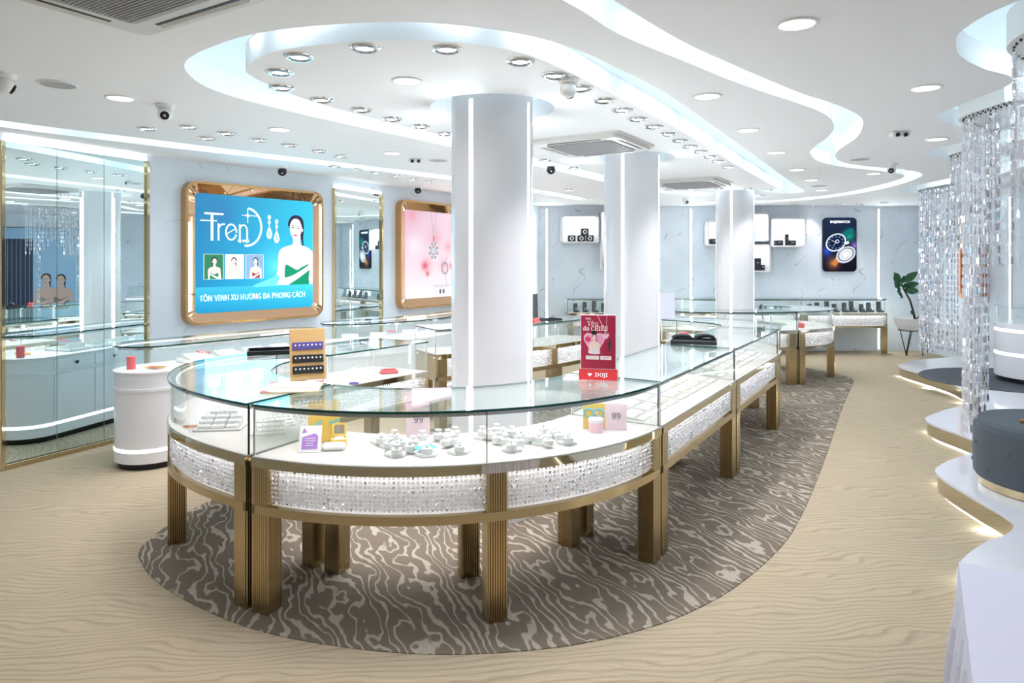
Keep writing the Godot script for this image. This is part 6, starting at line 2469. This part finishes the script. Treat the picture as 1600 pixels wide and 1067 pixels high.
	for k in 4:
		g = Geo.new()
		g.box(p3(c0.lerp(q[k], 0.88), 0.37), Vector3(0.04, 0.74, 0.04), 0.004)
		part("leg", g, M.steel, t)
	plant()
	right_wall_things()


func lobe_like(o: float) -> PackedVector2Array:
	var lob := smooth_path(lobes(), 6)
	var out := PackedVector2Array()
	for i in lob.size():
		var t := (lob[mini(i + 1, lob.size() - 1)] - lob[maxi(i - 1, 0)]).normalized()
		out.append(lob[i] + Vector2(t.y, -t.x) * o)
	return out


func plant() -> void:
	var c := Vector2(6.76, 11.55)
	var t := thing("plant_stand", "black wire plant stand beside the farthest crystal curtain", "plant stand", p3(c))
	var g := Geo.new()
	g.torus(Vector3(0, 0.432, 0), 0.2, 0.008, Basis.IDENTITY, 32, 6)
	part("top_ring", g, M.black, t, false)
	for k in 3:
		var a := TAU * k / 3 + 0.5
		var foot := Vector3(cos(a) * 0.16, 0.008, sin(a) * 0.16)
		g = Geo.new()
		for s in [-0.5, 0.5]:
			g.tube(PackedVector3Array([Vector3(cos(a + s) * 0.2, 0.432, sin(a + s) * 0.2), foot]), 0.008, 0.008, 6)
		part("leg", g, M.black, t, false)
	t = thing("potted_plant", "fiddle-leaf plant with a bent stem in a white bowl on the wire stand", "plant", p3(c, 0.44))
	g = Geo.new()
	g.lathe(PackedVector2Array([Vector2(0.0, 0.0), Vector2(0.17, 0.0), Vector2(0.22, 0.02), Vector2(0.258, 0.09), Vector2(0.28, 0.19), Vector2(0.284, 0.198), Vector2(0.265, 0.2), Vector2(0.245, 0.16)]), 36, Transform3D.IDENTITY)
	part("bowl", g, M.gloss_white, t, false)
	g = Geo.new()
	g.lathe(PackedVector2Array([Vector2(0.0, 0.17), Vector2(0.25, 0.16)]), 28, Transform3D.IDENTITY)
	part("soil", g, M.soil, t, false)
	g = Geo.new()
	var st := PackedVector3Array([Vector3(0.06, 0.16, 0), Vector3(0.03, 0.3, 0), Vector3(-0.04, 0.5, 0.02), Vector3(-0.14, 0.68, 0.02), Vector3(-0.19, 0.78, 0.02)])
	g.tube(st, 0.02, 0.012, 8)
	g.tube(PackedVector3Array([Vector3(0.06, 0.16, 0), Vector3(0.13, 0.25, 0.03), Vector3(0.17, 0.4, 0.05), Vector3(0.2, 0.52, 0.05)]), 0.014, 0.007, 8)
	part("stem", g, M.stem, t, false)
	var lv := [[-0.14, 0.78, -1.0, 0.5, 0.27], [-0.1, 0.79, 1.0, 0.6, 0.27], [-0.13, 0.73, -1.6, 0.2, 0.25], [-0.08, 0.73, 1.6, 0.1, 0.22], [-0.14, 0.70, -2.5, -0.3, 0.26], [-0.09, 0.69, 2.4, -0.2, 0.24], [-0.12, 0.76, 0.1, 0.8, 0.16], [-0.15, 0.66, -3.2, -0.5, 0.26], [-0.1, 0.7, 0.4, -0.4, 0.2], [0.1, 0.25, 1.2, 0.7, 0.13], [0.02, 0.26, -1.2, 0.6, 0.12], [0.2, 0.53, 0.6, 0.6, 0.12]]
	for e in lv:
		g = Geo.new()
		var l: float = e[4]
		var seg := 7
		var b := Basis(Vector3.UP, -e[2]) * Basis(Vector3(1, 0, 0), -PI / 2 + e[3] + 0.0)
		b = Basis(Vector3(0, 0, 1), -e[2] * 0.75) * Basis(Vector3(1, 0, 0), 0.5 - e[3] * 0.5)
		var o := Vector3(e[0] - (0.07 if e[1] > 0.6 else 0.0), e[1], 0.02)
		var pts := []
		for k in seg + 1:
			var f := float(k) / seg
			var wd := l * 0.27 * sin(PI * pow(f, 0.75)) * (0.8 + 0.4 * f)
			var y := l * (0.08 + f)
			var bend := 0.25 * l * f * f
			pts.append([o + b * Vector3(-wd, y, bend + 0.02), o + b * Vector3(0, y, bend), o + b * Vector3(wd, y, bend + 0.02)])
		for k in seg:
			for s in 2:
				var A: Vector3 = pts[k][s]
				var B: Vector3 = pts[k][s + 1]
				var C: Vector3 = pts[k + 1][s + 1]
				var D: Vector3 = pts[k + 1][s]
				var nn := (B - A).cross(C - A).normalized() if (B - A).cross(C - A).length() > 1e-9 else (C - A).cross(D - A).normalized()
				if nn.z < 0:
					nn = -nn
				g.quad(A, B, C, D, nn)
		g.tube(PackedVector3Array([o, pts[0][1]]), 0.004, 0.004, 5)
		part("leaf", g, M.leaf, t, false)


func right_wall_things() -> void:
	var a := WR
	var b := Vector2(6.9, -2.3)
	# copper-framed picture seen almost edge-on through the crystals
	var t := on_wall("lightbox", "tall copper-framed lightbox on the right wall, glimpsed through the crystal curtains", "lightbox", a, b, 1.55, 1.58)
	var g := Geo.new()
	g.frame(rrect(0.55, 1.14, 0.1), rrect(0.45, 1.04, 0.07), 0.0, 0.12, Transform3D.IDENTITY)
	part("frame", g, smat("copper", Color(0.66, 0.42, 0.28), 0.3, 0.8), t, false)
	g = Geo.new()
	g.extrude(rrect(0.46, 1.05, 0.07), 0.02, 0.05, Transform3D.IDENTITY)
	part("screen", g, M.cabinet_white, t, false)
	t = on_wall("light_strip", "vertical light line on the right wall behind the crystal curtains", "light", a, b, 2.3, 0.0)
	g = Geo.new()
	g.box(Vector3(0, 1.28, 0.008), Vector3(0.05, 2.5, 0.016), 0.003)
	part("channel", g, M.satin_white, t, false)
	g = Geo.new()
	g.box(Vector3(0, 1.28, 0.018), Vector3(0.034, 2.5, 0.008), 0.002)
	part("diffuser", g, M.led_white, t, false)
	# large fashion picture out of frame to the right, seen in the left mirror
	var p := Paint.new(700, 700, Color(0.62, 0.78, 0.9))
	p.grad(Color(0.70, 0.84, 0.93), Color(0.62, 0.80, 0.92), Color(0.58, 0.74, 0.86), Color(0.55, 0.72, 0.85))
	p.poly([Vector2(0.46, 0.12), Vector2(0.8, 0.12), Vector2(0.8, 1.0), Vector2(0.46, 1.0)], Color(0.12, 0.16, 0.28))
	for k in 8:
		p.line([Vector2(0.49 + 0.04 * k, 0.12), Vector2(0.49 + 0.04 * k, 1.0)], 0.006, Color(0.5, 0.56, 0.66))
	woman(p, 0.34, 0.58, 0.115, 1.0, Color(0.86, 0.72, 0.65), Color(0.2, 0.16, 0.15), Color(0.66, 0.6, 0.55), -1.0)
	woman(p, 0.2, 0.59, 0.115, 1.0, Color(0.84, 0.70, 0.62), Color(0.22, 0.17, 0.15), Color(0.5, 0.47, 0.43), -1.0)
	t = on_wall("poster", "large picture of two women in pale gowns, seen only in the left mirror", "poster", a, b, 6.3, 1.35)
	g = Geo.new()
	g.extrude(rrect(1.9, 1.9, 0.05), 0.0, 0.04, Transform3D.IDENTITY, true)
	part("panel", g, M.black, t, false)
	g = Geo.new()
	rect_uv(g, rrect(1.88, 1.88, 0.045), 0.044, 1.88, 1.88)
	part("picture", g, print_mat("gown_print", p.tex()), t, false)
